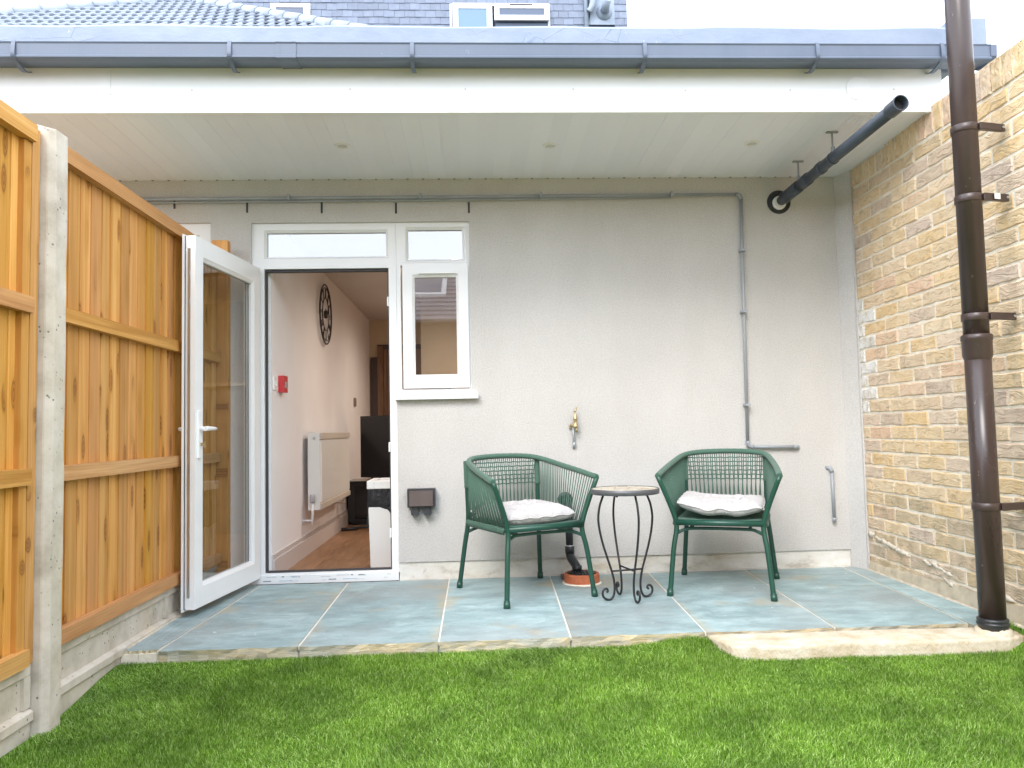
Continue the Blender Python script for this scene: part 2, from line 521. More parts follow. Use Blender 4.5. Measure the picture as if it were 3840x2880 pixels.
simple('table_rim', (0.115, 0.12, 0.13), 0.42, 0.3, 0.1, 30)
t = NT('mosaic')
v = t.oi().outputs['Random']; gi = t.n.new('ShaderNodeNewGeometry'); n1 = t.noise(t.coord(), 40, 4)
c = t.ramp(gi.outputs['Random Per Island'], [(0.0, (0.50, 0.44, 0.33)), (0.35, (0.60, 0.56, 0.47)), (0.6, (0.38, 0.29, 0.19)), (0.8, (0.62, 0.59, 0.53)), (1, (0.33, 0.26, 0.18))])
t.base(c); t.set(0.5, spec=0.3)
M['mosaic'] = t.m
simple('grout', (0.46, 0.43, 0.38), 0.9)

def pipe_mat(name, a, b, rough, dirt=(0.5, 0.47, 0.43), dv=0.0):
    t = NT(name)
    n1 = t.noise(t.coord((1, 1, 0.3)), 5, 5); n2 = t.noise(t.coord((1, 1, 0.5)), 38, 5, 0.7)
    c = t.mix(t.val(n1, 0.35, 0.65), a, b)
    c = t.mix(t.val(n2, 0.66, 0.72, 0, 0.5), c, dirt)
    t.base(c); t.set(t.val(n1, 0.3, 0.7, rough * 0.8, rough * 1.25), spec=0.5)
    M[name] = t.m
pipe_mat('brown_pipe', (0.040, 0.026, 0.024), (0.060, 0.041, 0.037), 0.30)
pipe_mat('black_pipe', (0.014, 0.016, 0.018), (0.026, 0.030, 0.034), 0.34)
pipe_mat('waste_pipe', (0.040, 0.052, 0.072), (0.058, 0.074, 0.098), 0.42, (0.10, 0.12, 0.15))
pipe_mat('gutter', (0.100, 0.128, 0.182), (0.125, 0.155, 0.212), 0.5, (0.2, 0.24, 0.33))  # dark gutter; the bluish lens veil is painted into its colour
pipe_mat('grey_pipe', (0.29, 0.315, 0.345), (0.36, 0.385, 0.415), 0.35, (0.45, 0.46, 0.47))
pipe_mat('brown_box', (0.095, 0.070, 0.066), (0.125, 0.096, 0.090), 0.36, (0.2, 0.17, 0.16))
pipe_mat('box_trim', (0.030, 0.030, 0.036), (0.045, 0.045, 0.052), 0.4, (0.1, 0.1, 0.1))
# blistered roof edge; pale blue lens haze put into its lead grey
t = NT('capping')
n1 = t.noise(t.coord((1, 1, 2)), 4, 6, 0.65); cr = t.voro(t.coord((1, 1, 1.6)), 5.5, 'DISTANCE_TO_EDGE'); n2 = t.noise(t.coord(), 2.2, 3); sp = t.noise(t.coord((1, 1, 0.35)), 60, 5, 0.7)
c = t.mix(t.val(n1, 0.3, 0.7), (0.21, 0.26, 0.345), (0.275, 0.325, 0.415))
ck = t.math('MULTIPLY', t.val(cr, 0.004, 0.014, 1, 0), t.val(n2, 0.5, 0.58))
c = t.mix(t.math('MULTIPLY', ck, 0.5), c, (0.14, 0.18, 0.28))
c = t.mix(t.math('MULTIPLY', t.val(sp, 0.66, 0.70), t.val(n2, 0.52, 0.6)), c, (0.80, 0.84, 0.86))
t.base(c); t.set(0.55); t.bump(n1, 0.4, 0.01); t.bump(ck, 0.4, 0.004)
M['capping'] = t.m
# roof tiles (weathered blue-grey) and hung tiles
def tile_mat(name, a, b, r):
    t = NT(name)
    n1 = t.noise(t.coord(per_object=True), 9, 5, 0.6)
    v = t.val(t.oi().outputs['Random'], 0, 1, 0.88, 1.10)
    t.base(t.hsv(t.mix(t.val(n1, 0.3, 0.7), a, b), v=v)); t.set(r); t.bump(n1, 0.3, 0.006)
    M[name] = t.m
tile_mat('roof_tile', (0.19, 0.22, 0.27), (0.25, 0.285, 0.335), 0.75)
tile_mat('ridge_tile', (0.27, 0.315, 0.375), (0.34, 0.385, 0.44), 0.75)
tile_mat('hung_tile', (0.145, 0.175, 0.24), (0.19, 0.222, 0.29), 0.7)
simple('tile_gap', (0.07, 0.085, 0.13), 0.9)
simple('flashing', (0.24, 0.29, 0.36), 0.55, 0.0, 0.12, 5)
simple('house_wall', (0.52, 0.47, 0.40), 0.9, 0, 0.15, 4)
# brass and others
simple('brass', (0.52, 0.42, 0.25), 0.42, 0.75, 0.2, 60)
simple('copper_pipe', (0.38, 0.42, 0.44), 0.4, 0.3, 0.1, 40)
simple('steel', (0.55, 0.55, 0.55), 0.35, 0.9)
simple('clay', (0.47, 0.135, 0.06), 0.75, 0, 0.2, 25)
simple('black_plastic', (0.02, 0.021, 0.023), 0.45)
simple('black_gloss', (0.012, 0.012, 0.016), 0.14)
simple('dark_gap', (0.03, 0.03, 0.032), 0.9)
simple('rubber', (0.05, 0.05, 0.055), 0.7)
simple('white_plastic', (0.82, 0.82, 0.82), 0.35)
simple('white_paint', (0.86, 0.85, 0.865), 0.75, 0, 0.02, 3, bump=0.05)
simple('warm_paint', (0.66, 0.54, 0.40), 0.8, 0, 0.03, 3)
simple('ceiling_paint', (0.62, 0.60, 0.585), 0.85, 0, 0.03, 2)
simple('skirting', (0.62, 0.57, 0.555), 0.5)
simple('radiator', (0.84, 0.83, 0.79), 0.35)
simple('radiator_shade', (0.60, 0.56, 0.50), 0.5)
simple('red', (0.62, 0.045, 0.055), 0.4)
simple('cabinet', (0.24, 0.19, 0.16), 0.5, 0, 0.1, 5)
simple('orange_label', (0.55, 0.24, 0.07), 0.6)
simple('clear_plastic', (0.45, 0.44, 0.46), 0.2)
simple('clock_metal', (0.045, 0.036, 0.038), 0.5, 0.3)
simple('film_ink', (0.20, 0.23, 0.27), 0.7)
simple('film_ink_blue', (0.30, 0.50, 0.66), 0.7)
simple('film_ink_pale', (0.52, 0.54, 0.57), 0.7)
simple('interior_white', (0.8, 0.79, 0.77), 0.6)

t = NT('laminate')
co = t.coord((1, 0.12, 1), per_object=True)
n1 = t.noise(co, 26, 5, 0.6, 0.8)
v = t.val(t.oi().outputs['Random'], 0, 1, 0.86, 1.12)
t.base(t.hsv(t.ramp(n1, [(0.3, (0.215, 0.110, 0.055)), (0.55, (0.315, 0.170, 0.090)), (0.75, (0.39, 0.225, 0.13))]), v=v)); t.set(0.4); t.bump(n1, 0.08, 0.001)
M['laminate'] = t.m

t = NT('bag')
n1 = t.noise(t.coord((1, 1, 0.5)), 18, 5, 0.6, 1.5)
t.base((0.02, 0.02, 0.024)); t.set(0.22, spec=0.6); t.bump(n1, 1.0, 0.03)
M['bag'] = t.m

def glass(name, tint=(0.90, 0.94, 0.95), boost=1.0):
    m = bpy.data.materials.new(name); m.use_nodes = True
    n, l = m.node_tree.nodes, m.node_tree.links
    n.clear()
    o = n.new('ShaderNodeOutputMaterial'); mx = n.new('ShaderNodeMixShader')
    tr = n.new('ShaderNodeBsdfTransparent'); gl = n.new('ShaderNodeBsdfGlossy'); fr = n.new('ShaderNodeFresnel')
    tr.inputs['Color'].default_value = tint + (1,)
    gl.inputs['Roughness'].default_value = 0.01
    fr.inputs['IOR'].default_value = 1.5
    gm = n.new('ShaderNodeNewGeometry'); mr = n.new('ShaderNodeMapRange'); mr.inputs[3].default_value = 1.5; mr.inputs[4].default_value = 1 / 1.5
    l.new(gm.outputs['Backfacing'], mr.inputs[0]); l.new(mr.outputs[0], fr.inputs['IOR'])
    mu = n.new('ShaderNodeMath'); mu.operation = 'MULTIPLY'; mu.use_clamp = True; mu.inputs[1].default_value = boost
    l.new(fr.outputs[0], mu.inputs[0]); l.new(mu.outputs[0], mx.inputs[0])
    l.new(tr.outputs[0], mx.inputs[1]); l.new(gl.outputs[0], mx.inputs[2]); l.new(mx.outputs[0], o.inputs['Surface'])
    M[name] = m
glass('glass')
glass('coated_glass', (0.82, 0.86, 0.88), 5.0)      # low-e sealed units: several reflecting surfaces
glass('clear_unit', (0.90, 0.92, 0.93), 2.6)
t = NT('frosted'); t.base((0.15, 0.235, 0.34)); t.set(0.35, spec=0.3); M['frosted'] = t.m
t = NT('sky_pane'); t.base((0.10, 0.125, 0.18)); t.set(0.2, spec=0.35); M['sky_pane'] = t.m
t = NT('lamp'); t.base((1, 1, 1)); t.b.inputs['Emission Color'].default_value = (1.0, 0.78, 0.48, 1); t.b.inputs['Emission Strength'].default_value = 18; M['lamp'] = t.m
t = NT('lens'); t.base((0.62, 0.63, 0.63)); t.set(0.25); M['lens'] = t.m

# ================================================================== GROUND, TURF, PATIO
def smooth(a, b, x):
    k = max(0.0, min(1.0, (x - a) / (b - a))); return k * k * (3 - 2 * k)

def turf_z(x, y):
    z = -0.043 - 0.052 * smooth(-1.46, -2.05, y) * (0.55 + 0.45 * smooth(0.4, -1.0, x))
    z += 0.012 * math.sin(x * 2.1 + 0.6) * math.sin(y * 2.7) * smooth(-1.5, -2.2, y)
    z += 0.028 * math.exp(-((x - 0.95) / 0.16) ** 2) * smooth(-1.62, -1.50, y)       # the mat rides up beside the screed
    z += 0.045 * smooth(2.25, 2.42, x) * smooth(-1.9, -1.5, y)
    return z

bm = bmesh.new()
vs = [bm.verts.new(p) for p in ((-120, -120, -0.30), (120, -120, -0.30), (120, 140, -0.30), (-120, 140, -0.30))]
bm.faces.new(vs)
tag(obj('ground', bm, M['soil']), kind='structure')

bm = bmesh.new()
nx, ny = 90, 110
X0, X1, Y0, Y1 = -1.60, 2.50, -6.5, -1.465
grid = [[bm.verts.new((X0 + (X1 - X0) * i / nx, Y1 + (Y0 - Y1) * (j / ny) ** 1.5, 0)) for i in range(nx + 1)] for j in range(ny + 1)]
for row in grid:
    for v in row: v.co.z = turf_z(v.co.x, v.co.y) - 0.009
for j in range(ny):
    for i in range(nx):
        bm.faces.new((grid[j + 1][i], grid[j + 1][i + 1], grid[j][i + 1], grid[j][i])).smooth = True
tag(obj('lawn', bm, M['turf_base']), kind='structure')

# screed outline, used to keep the blades out of it
SCREED = [(1.035, -1.478), (2.415, -1.51), (2.40, -1.66), (2.30, -1.71), (1.95, -1.715), (1.60, -1.70), (1.32, -1.715), (1.13, -1.70), (1.085, -1.66)]
def inside(poly, x, y):
    k = False; n = len(poly)
    for i in range(n):
        (x1, y1), (x2, y2) = poly[i], poly[i - 1]
        if (y1 > y) != (y2 > y) and x < (x2 - x1) * (y - y1) / (y2 - y1) + x1: k = not k
    return k

def turf_blades():
    g = np.random.default_rng(3)
    def field(x, y, s, seed):
        h = np.random.default_rng(seed); v = np.zeros_like(x)
        for k in range(7):
            a, f, p = h.uniform(0, 6.28), s * h.uniform(0.6, 1.8), h.uniform(0, 6.28)
            v += np.sin((np.cos(a) * x + np.sin(a) * y) * f + p)
        return v / 2.6
    parts = []
    for (ya, yb, dens, hs, wd) in ((-1.468, -2.25, 66000, 1.0, 0.0017), (-2.25, -3.05, 56000, 1.0, 0.0017), (-3.05, -4.2, 7000, 1.1, 0.0030), (-4.2, -6.4, 2500, 1.15, 0.0045)):
        n = int((2.49 + 1.575) * (ya - yb) * dens)
        parts.append((g.uniform(-1.575, 2.49, n), g.uniform(yb, ya, n), np.full(n, hs), np.full(n, wd)))
    x, y, hs, wd = (np.concatenate([p[i] for p in parts]) for i in range(4))
    keep = np.array([not inside(SCREED, a, b) for a, b in zip(x, y)]) & ~((x > 2.2) & (x < 2.40) & (y > -1.70) & (y < -1.50))
    x, y, hs, wd = x[keep], y[keep], hs[keep], wd[keep]
    n = len(x)
    z = np.array([turf_z(a, b) for a, b in zip(x, y)]) - 0.009
    lean_a = 0.9 * field(x, y, 4.0, 11) + g.normal(0, 1.5, n) - 1.9
    lean = 0.60 + 0.22 * field(x, y, 7.0, 5) + g.normal(0, 0.28, n)
    h = (0.0165 + 0.003 * field(x, y, 6, 9) + g.normal(0, 0.0028, n)).clip(0.008, 0.026) * hs
    dx, dy = np.cos(lean_a) * lean, np.sin(lean_a) * lean
    fa = g.uniform(0, np.pi, n); wx, wy = np.cos(fa) * wd / 2, np.sin(fa) * wd / 2
    V = np.zeros((n, 5, 3))
    V[:, 0] = np.stack([x - wx, y - wy, z], 1); V[:, 1] = np.stack([x + wx, y + wy, z], 1)
    mx_, my_, mz_ = x + dx * h * 0.38, y + dy * h * 0.38, z + h * 0.6
    V[:, 2] = np.stack([mx_ + wx * 0.8, my_ + wy * 0.8, mz_], 1); V[:, 3] = np.stack([mx_ - wx * 0.8, my_ - wy * 0.8, mz_], 1)
    V[:, 4] = np.stack([x + dx * h, y + dy * h, z + h * (1 - 0.12 * lean.clip(0, 2))], 1)
    me = bpy.data.meshes.new('grass')
    me.vertices.add(n * 5); me.vertices.foreach_set('co', V.ravel())
    b = np.arange(n)[:, None] * 5
    loops = np.concatenate([b + np.array([[0, 1, 2, 3]]), b + np.array([[3, 2, 4]])], 1).ravel()
    me.loops.add(n * 7); me.loops.foreach_set('vertex_index', loops)
    me.polygons.add(n * 2)
    st = (np.arange(n)[:, None] * 7 + np.array([[0, 4]])).ravel()
    me.polygons.foreach_set('loop_start', st)
    me.polygons.foreach_set('loop_total', np.tile([4, 3], n))
    me.materials.append(M['turf_blade'])
    me.update(); me.validate()
    return link(bpy.data.objects.new('grass', me))
tag(turf_blades(), 'bright green artificial turf in front of the slate patio', 'grass', kind='stuff')

# --- patio: bed, slabs, pointing
patio = thing('patio', None, None, kind='structure')
bm = bmesh.new(); box(bm, -1.59, 2.50, -1.445, 0.02, -0.20, -0.014)
obj('mortar_bed', bm, M['mortar'], patio)
JX = [(-1.575, -1.575), (-1.365, -1.425), (-0.822, -0.806), (-0.184, -0.183), (0.461, 0.415), (1.103, 1.036), (1.735, 1.642), (2.385, 2.272), (2.52, 2.485)]
g = random.Random(21)
for i in range(8):
    (a0, a1), (b0, b1) = JX[i], JX[i + 1]
    yb, yf = -0.008, -1.462 - 0.006 * g.random()
    if i == 7: yf = -1.50
    if i == 0: yf = -1.44
    gap = 0.0045
    n = 14
    bm = bmesh.new()
    rows = []
    for j, (yy) in enumerate((yb, yb - 0.36, yb - 0.72, yb - 1.08, yf)):
        tt = (yb - yy) / (yb - yf)
        L = a0 + (a1 - a0) * tt + (gap if i else 0); Rr = b0 + (b1 - b0) * tt - gap
        rows.append([(L + (Rr - L) * k / n, yy + (g.uniform(-0.006, 0.006) if j == 4 else 0), 0.0 + g.uniform(-0.0012, 0.0012)) for k in range(n + 1)])
    top = [[bm.verts.new(p) for p in r_] for r_ in rows]
    for j in range(4):
        for k in range(n):
            f = bm.faces.new((top[j + 1][k], top[j + 1][k + 1], top[j][k + 1], top[j][k])); f.material_index = 0
    # riven front edge
    low = [bm.verts.new((v.co.x, v.co.y + g.uniform(-0.004, 0.008), -0.022 + g.uniform(-0.004, 0.002))) for v in top[4]]
    low2 = [bm.verts.new((v.co.x, v.co.y + g.uniform(-0.002, 0.012), -0.075)) for v in top[4]]
    for k in range(n):
        bm.faces.new((low[k], low[k + 1], top[4][k + 1], top[4][k])).material_index = 1
        bm.faces.new((low2[k], low2[k + 1], low[k + 1], low[k])).material_index = 1
    for side in (0, n):
        dn = [bm.verts.new((r_[side].co.x, r_[side].co.y, -0.02)) for r_ in top]
        for j in range(4):
            q = (top[j][side], top[j + 1][side], dn[j + 1], dn[j]) if side == 0 else (top[j + 1][side], top[j][side], dn[j], dn[j + 1])
            bm.faces.new(q).material_index = 1
    bmesh.ops.recalc_face_normals(bm, faces=bm.faces[:])
    o = obj('paving_slab', bm, [M['slate'], M['slab_edge']], patio)
# pointing lines (proud of the bed, a hair below the slabs)
bm = bmesh.new()
for i in range(1, 8):
    a0, a1 = JX[i]
    p = [(a0 - .004, -0.01), (a0 + .004, -0.01), (a1 + .004, -1.455), (a1 - .004, -1.455)]
    prism(bm, p[::-1], -0.02, -0.0022)
obj('pointing', bm, simple('pointing', (0.70, 0.68, 0.63), 0.9, 0, 0.12, 20), patio)
# mortar fillet along the brick wall, and broken haunching along the gravel board
bm = bmesh.new()
def fillet(bm, path, w_, h_, seed, side):
    q = random.Random(seed); prev = None
    for (px, py) in path:
        wj, hj = w_ * q.uniform(0.8, 1.15), h_ * q.uniform(0.8, 1.12)
        ring = [bm.verts.new((px, py, 0.004 + hj)), bm.verts.new((px + side * wj * 0.45, py, hj * 0.42)), bm.verts.new((px + side * wj, py, -0.004))]
        if prev:
            for k in range(2): bm.faces.new((prev[k], prev[k + 1], ring[k + 1], ring[k]))
        prev = ring
fillet(bm, [(2.512 + 0.025 * -(0.08 + k * 0.05) + 0.012, -(0.08 + k * 0.05)) for k in range(31)], 0.030, 0.026, 4, -1)
fillet(bm, [(-1.592, -0.10 - k * 0.018) for k in range(74)], 0.030, 0.012, 6, 1)
bmesh.ops.recalc_face_normals(bm, faces=bm.faces[:])
obj('haunching', bm, simple('haunch', (.52, .455, .36), .95, 0, .25, 18, bump=.9, bscale=60), patio)

# screed lump at the right front corner
bm = bmesh.new()
def rough_top(bm, poly, z1, z0, seed):
    q = random.Random(seed)
    P = []
    for i in range(len(poly)):
        a, b = poly[i], poly[(i + 1) % len(poly)]
        for k in range(6):
            P.append((a[0] + (b[0] - a[0]) * k / 6 + q.uniform(-.004, .004), a[1] + (b[1] - a[1]) * k / 6 + q.uniform(-.004, .004)))
    cx_, cy_ = sum(p[0] for p in P) / len(P), sum(p[1] for p in P) / len(P)
    rings = []
    for sc_, zz in ((1.012, z0), (1.0, z0 + 0.05), (0.994, z1 - 0.016), (0.975, z1 - 0.004), (0.90, z1), (0.5, z1)):
        rings.append([bm.verts.new((p[0] + (cx_ - p[0]) * (1 - sc_) * (0.3 if sc_ > .9 else 1), p[1] + (cy_ - p[1]) * (1 - sc_), zz + q.uniform(-.003, .003))) for p in P])
    m = len(P)
    for A, B in zip(rings, rings[1:]):
        for k in range(m): bm.faces.new((A[k], A[(k + 1) % m], B[(k + 1) % m], B[k])).smooth = True
    bm.faces.new(rings[-1])
    bmesh.ops.recalc_face_normals(bm, faces=bm.faces[:])
rough_top(bm, SCREED, -0.004, -0.16, 5)
tag(obj('concrete_kerb', bm, M['screed']), 'rough cream concrete lump along the patio edge at the foot of the brown pipe', 'concrete edge')

# ================================================================== HOUSE (rear extension)
house = thing('house', 'grey rendered rear extension with white soffit and open glazed door', 'house')
# rendered wall with its openings
bm = bmesh.new()
ZT = 2.80
for a in ((-4.2, -2.72, 0, .25, -.1, ZT), (-2.72, -1.69, 0, .25, -.1, 1.2), (-2.72, -1.69, 0, .25, 2.326, ZT), (-1.69, -1.432, 0, .25, -.1, ZT),
          (-1.432, -.018, 0, .25, 2.322, ZT), (-.502, -.018, 0, .25, .113, 1.172), (-.018, 2.455, 0, .25, .113, ZT)):
    box(bm, *a)
bmesh.ops.remove_doubles(bm, verts=bm.verts[:], dist=1e-5)
obj('rendered_wall', bm, M['render'], house)
bm = bmesh.new(); box(bm, -.505, 2.455, 0.010, .25, -.1, .1115)
for i in range(60):   # uneven trowelled foot
    x = -.5 + i * .049; box(bm, x, x + .049, 0.010 - rnd.uniform(.004, .016), 0.009, -.02, rnd.uniform(.004, .016))
obj('plinth', bm, M['plinth'], house)
bm = bmesh.new(); prism(bm, [(2.450, 0.20), (2.450, -0.001), (2.512, -0.112), (2.545, -0.112), (2.56, 0.2)], -0.06, 2.62)
obj('corner_return', bm, M['render'], house, bevel=.004)
bm = bmesh.new()
for i in range(40):   # jagged render edge against the bricks
    z = i * .0655; box(bm, 2.504, 2.511 + rnd.uniform(0, .008), -.1150 - rnd.uniform(0, .006), -.10, z, z + .0655)
obj('render_edge', bm, M['render'], house)
vent_me = None
for x, z in ((-1.919, 2.455), (-1.456, 2.425), (-.976, 2.418), (-.494, 2.412), (-.016, 2.412)):
    bm = bmesh.new(); box(bm, -.006, .006, -.004, .012, -.036, .036)
    o = obj('weep_vent', bm, M['rubber'], house, bevel=.001, loc=(x, 0, z))

# soffit: boards run from the wall to the fascia, rising slightly
YF, ZS0, ZS1 = -1.05, 2.605, 2.625
def soffit_z(y): return ZS0 + (ZS1 - ZS0) * (-y / 1.05)
bm = bmesh.new()
wd = .1026
pr = [(0, 0), (.0985, 0), (.0985, .0016), (.1026, .0016), (.1026, .012), (0, .012)]
a = [bm.verts.new((x, 0.0, ZS0 + z)) for x, z in pr]; b = [bm.verts.new((x, YF + .03, soffit_z(YF + .03) + z)) for x, z in pr]
for i in range(6): bm.faces.new((a[i], a[(i + 1) % 6], b[(i + 1) % 6], b[i]))
bm.faces.new(a[::-1]); bm.faces.new(b)
bmesh.ops.recalc_face_normals(bm, faces=bm.faces[:])
x = -3.55
first = obj('soffit_board', bm, M['soffit'], house, loc=(x, 0, 0))
while x < 2.30:
    x += wd
    inst('soffit_board', first, house, loc=(x, 0, rnd.uniform(-.0006, .0006)))
x += wd
bm = bmesh.new(); box(bm, x + .002, 2.515, YF + .03, 0, 2.609, 2.618); obj('soffit_trim', bm, M['soffit'], house)
bm = bmesh.new()
for k in range(57): box(bm, -3.50 + k * wd, -3.50 + k * wd + .013, -.010, -.002, ZS0 - .004, ZS0 + .002)
obj('board_end', bm, simple('board_end_grey', (.20, .20, .21), .8), house)['kind'] = 'stuff'
bm = bmesh.new(); box(bm, -3.6, 2.46, -.026, -.003, ZS0 - .002, ZS0 + .0)
# fascia boards and cover joint
bm = bmesh.new(); box(bm, -3.7, -1.866, YF, YF + .028, 2.612, 2.93); obj('fascia_board', bm, M['fascia'], house, bevel=.003)
bm = bmesh.new(); box(bm, -1.864, 2.56, YF, YF + .028, 2.612, 2.93); obj('fascia_board', bm, M['fascia'], house, bevel=.003)
bm = bmesh.new(); box(bm, -1.905, -1.842, YF - .004, YF, 2.610, 2.846); obj('joint_cover', bm, M['fascia'], house, bevel=.0015)
bm = bmesh.new()
for x, z in ((-1.885, 2.715), (-1.84, 2.708), (-1.43, 2.73), (-.62, 2.735), (-.02, 2.735), (.55, 2.735), (1.15, 2.728), (1.72, 2.73), (2.29, 2.735)):
    lathe(bm, [(.0042, -.003), (.0036, 0)], 8, (x, YF - .0005, z), 'y')
obj('screw', bm, simple('screw_grey', (0.5, 0.5, 0.52), .5), house)['kind'] = 'stuff'
bm = bmesh.new(); lathe(bm, [(.066, .0), (.066, -.003), (.063, -.0045)], 40, (2.092, YF - .0005, 2.742), 'y')
obj('blanking_disc', bm, M['fascia'], house)
# roof: capping upstand, deck, end block on the party wall
bm = bmesh.new()
q = random.Random(2); seg = 46; prev = None
for k in range(seg + 1):
    x = -3.9 + (2.79 + 3.9) * k / seg
    dz = .004 * math.sin(k * .9) + q.uniform(-.0025, .0025)
    ring = [bm.verts.new(p) for p in ((x, YF - .035, 2.905), (x, YF - .040, 3.048 + dz), (x, YF - .028, 3.062 + dz), (x, YF + .16, 3.066 + dz), (x, YF + .16, 2.905))]
    if prev:
        for j in range(4): bm.faces.new((prev[j], ring[j], ring[j + 1], prev[j + 1])).smooth = j in (1,)
    prev = ring
bmesh.ops.recalc_face_normals(bm, faces=bm.faces[:])
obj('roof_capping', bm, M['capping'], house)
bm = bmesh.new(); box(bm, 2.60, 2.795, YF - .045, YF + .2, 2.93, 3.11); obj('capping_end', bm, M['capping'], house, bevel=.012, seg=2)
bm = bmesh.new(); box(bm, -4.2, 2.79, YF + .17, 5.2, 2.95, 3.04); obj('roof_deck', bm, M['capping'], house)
# soffit downlights and grille
for x, y in ((-.742, -.575), (.471, -.565), (1.675, -.59)):
    z = soffit_z(y)
    bm = bmesh.new(); lathe(bm, [(.029, -.001), (.030, -.006), (.042, -.006), (.046, -.001), (.046, .004)], 28, (0, 0, 0), 'z', cap=False)
    d = obj('downlight', bm, M['white_plastic'], house, loc=(x, y, z))
    bm = bmesh.new(); lathe(bm, [(.0285, -.0025), (.0285, .004)], 24); obj('lens', bm, M['lens'], d)
bm = bmesh.new()
box(bm, -.09, .09, -.05, .05, -.004, .002)
for k in range(7): box(bm, -.07 + k * .02, -.058 + k * .02, -.038, .038, -.0065, -.004)
obj('soffit_vent', bm, M['soffit'], house, loc=(2.19, -.93, soffit_z(-.93)))

# --- windows and door frame
def frame_ring(bm, x0, x1, z0, z1, y0, y1, wl_, wr, wb, wt):
    box(bm, x0, x0 + wl_, y0, y1, z0, z1); box(bm, x1 - wr, x1, y0, y1, z0, z1)
    box(bm, x0 + wl_, x1 - wr, y0, y1, z0, z0 + wb); box(bm, x0 + wl_, x1 - wr, y0, y1, z1 - wt, z1)
def bead(bm, x0, x1, z0, z1, y, s=.016):
    """bevelled glazing bead round an opening, sloping back to the glass"""
    o_ = [(x0, z0), (x1, z0), (x1, z1), (x0, z1)]
    i_ = [(x0 + s, z0 + s), (x1 - s, z0 + s), (x1 - s, z1 - s), (x0 + s, z1 - s)]
    a = [bm.verts.new((p[0], y, p[1])) for p in o_]; b = [bm.verts.new((p[0], y + .014, p[1])) for p in i_]
    c_ = [bm.verts.new((p[0], y + .030, p[1])) for p in i_]
    for k in range(4):
        bm.faces.new((a[k], a[(k + 1) % 4], b[(k + 1) % 4], b[k])); bm.faces.new((b[k], b[(k + 1) % 4], c_[(k + 1) % 4], c_[k]))
FY = 0.022
df = obj('door_frame', (lambda b: (frame_ring(b, -1.432, -.500, .0, 2.322, FY, FY + .07, .078, .050, .064, .045), box(b, -1.354, -.55, FY, FY + .07, 2.022, 2.086), b)[-1])(bmesh.new()), M['pvc'], house, bevel=.004)
bm = bmesh.new(); bead(bm, -1.354, -.55, 2.086, 2.277, FY + .002); obj('glazing_bead', bm, M['pvc'], df)
bm = bmesh.new(); box(bm, -1.345, -.56, FY + .030, FY + .034, 2.095, 2.27); obj('fanlight_pane', bm, M['coated_glass'], df)
bm = bmesh.new()
for a in ((-1.353, -1.345, FY + .02, FY + .06, .066, 2.02), (-.559, -.551, FY + .02, FY + .06, .066, 2.02), (-1.345, -.559, FY + .02, FY + .06, .064, .073), (-1.345, -.559, FY + .02, FY + .06, 2.006, 2.021)):
    box(bm, *a)
obj('weather_seal', bm, M['rubber'], df)
bm = bmesh.new()
for z in (1.80, .85, .30): box(bm, -.562, -.552, FY - .006, FY + .014, z - .03, z + .03)
obj('striker_plate', bm, M['pvc'], df, bevel=.002)
bm = bmesh.new(); box(bm, -1.432, -.500, FY - .012, FY - .0008, .0, .052); obj('threshold', bm, M['pvc'], df, bevel=.003)
def text(s, size, loc, mat, parent, rot=(R(90), R(180), 0)):
    cu = bpy.data.curves.new('lettering', 'FONT'); cu.body = s; cu.size = size; cu.extrude = 0.0
    cu.align_x = 'LEFT'; cu.space_character = 1.05
    cu.materials.append(mat)
    tmp = bpy.data.objects.new('lettering_curve', cu); C.objects.link(tmp)
    me = bpy.data.meshes.new_from_object(tmp.evaluated_get(bpy.context.evaluated_depsgraph_get()))
    bpy.data.objects.remove(tmp)
    me.materials.clear(); me.materials.append(mat)
    o = bpy.data.objects.new('lettering', me); o.location = loc; o.rotation_euler = rot
    return link(o, parent)
YT = FY - .0128
for x0 in (-1.13, -.715):
    text('SELECTA', .0125, (x0, YT, .0455), M['film_ink'], df)
    text('ADVANCE', .0115, (x0 - .012, YT, .0205), M['film_ink_pale'], df)
bm = bmesh.new()
for x0, z, ln, mi in ((-1.19, .040, .035, 1), (-1.245, .040, .02, 0), (-1.34, .041, .07, 2), (-.76, .040, .035, 0), (-.81, .040, .02, 0), (-.90, .042, .08, 2), (-1.0, .036, .07, 2),
                      (-1.26, .016, .08, 1), (-1.36, .014, .05, 0), (-.95, .016, .05, 0), (-.99, .015, .03, 2), (-.86, .018, .09, 1), (-.58, .04, .03, 2), (-.60, .02, .03, 2)):
    for k in range(max(2, int(ln / .008))):
        xx = x0 + k * .008
        box(bm, xx, xx + .0062, YT - .0001, YT + .0002, z, z + (.007 if mi == 0 else .004), mi)
obj('small_print', bm, [M['film_ink'], M['film_ink_blue'], M['film_ink_pale']], df)['kind'] = 'stuff'

# side window beside the door
win = obj('window', (lambda b: (frame_ring(b, -.4985, -.018, 1.19, 2.322, FY, FY + .07, .026, .018, .030, .020), box(b, -.4725, -.036, FY, FY + .07, 2.036, 2.052), b)[-1])(bmesh.new()), M['pvc'], house, bevel=.004)
bm = bmesh.new(); frame_ring(bm, -.472, -.0365, 2.0525, 2.3015, FY - .004, FY + .06, .034, .012, .008, .012); bead(bm, -.438, -.0485, 2.0605, 2.2895, FY); obj('fixed_frame', bm, M['pvc'], win, bevel=.003)
bm = bmesh.new(); box(bm, -.43, -.054, FY + .030, FY + .034, 2.066, 2.283); obj('pane', bm, M['coated_glass'], win)
bm = bmesh.new(); frame_ring(bm, -.459, -.032, 1.226, 2.034, FY - .022, FY + .04, .062, .062, .072, .064); bead(bm, -.397, -.094, 1.298, 1.97, FY - .020)
obj('sash', bm, M['pvc'], win, bevel=.005, seg=2)
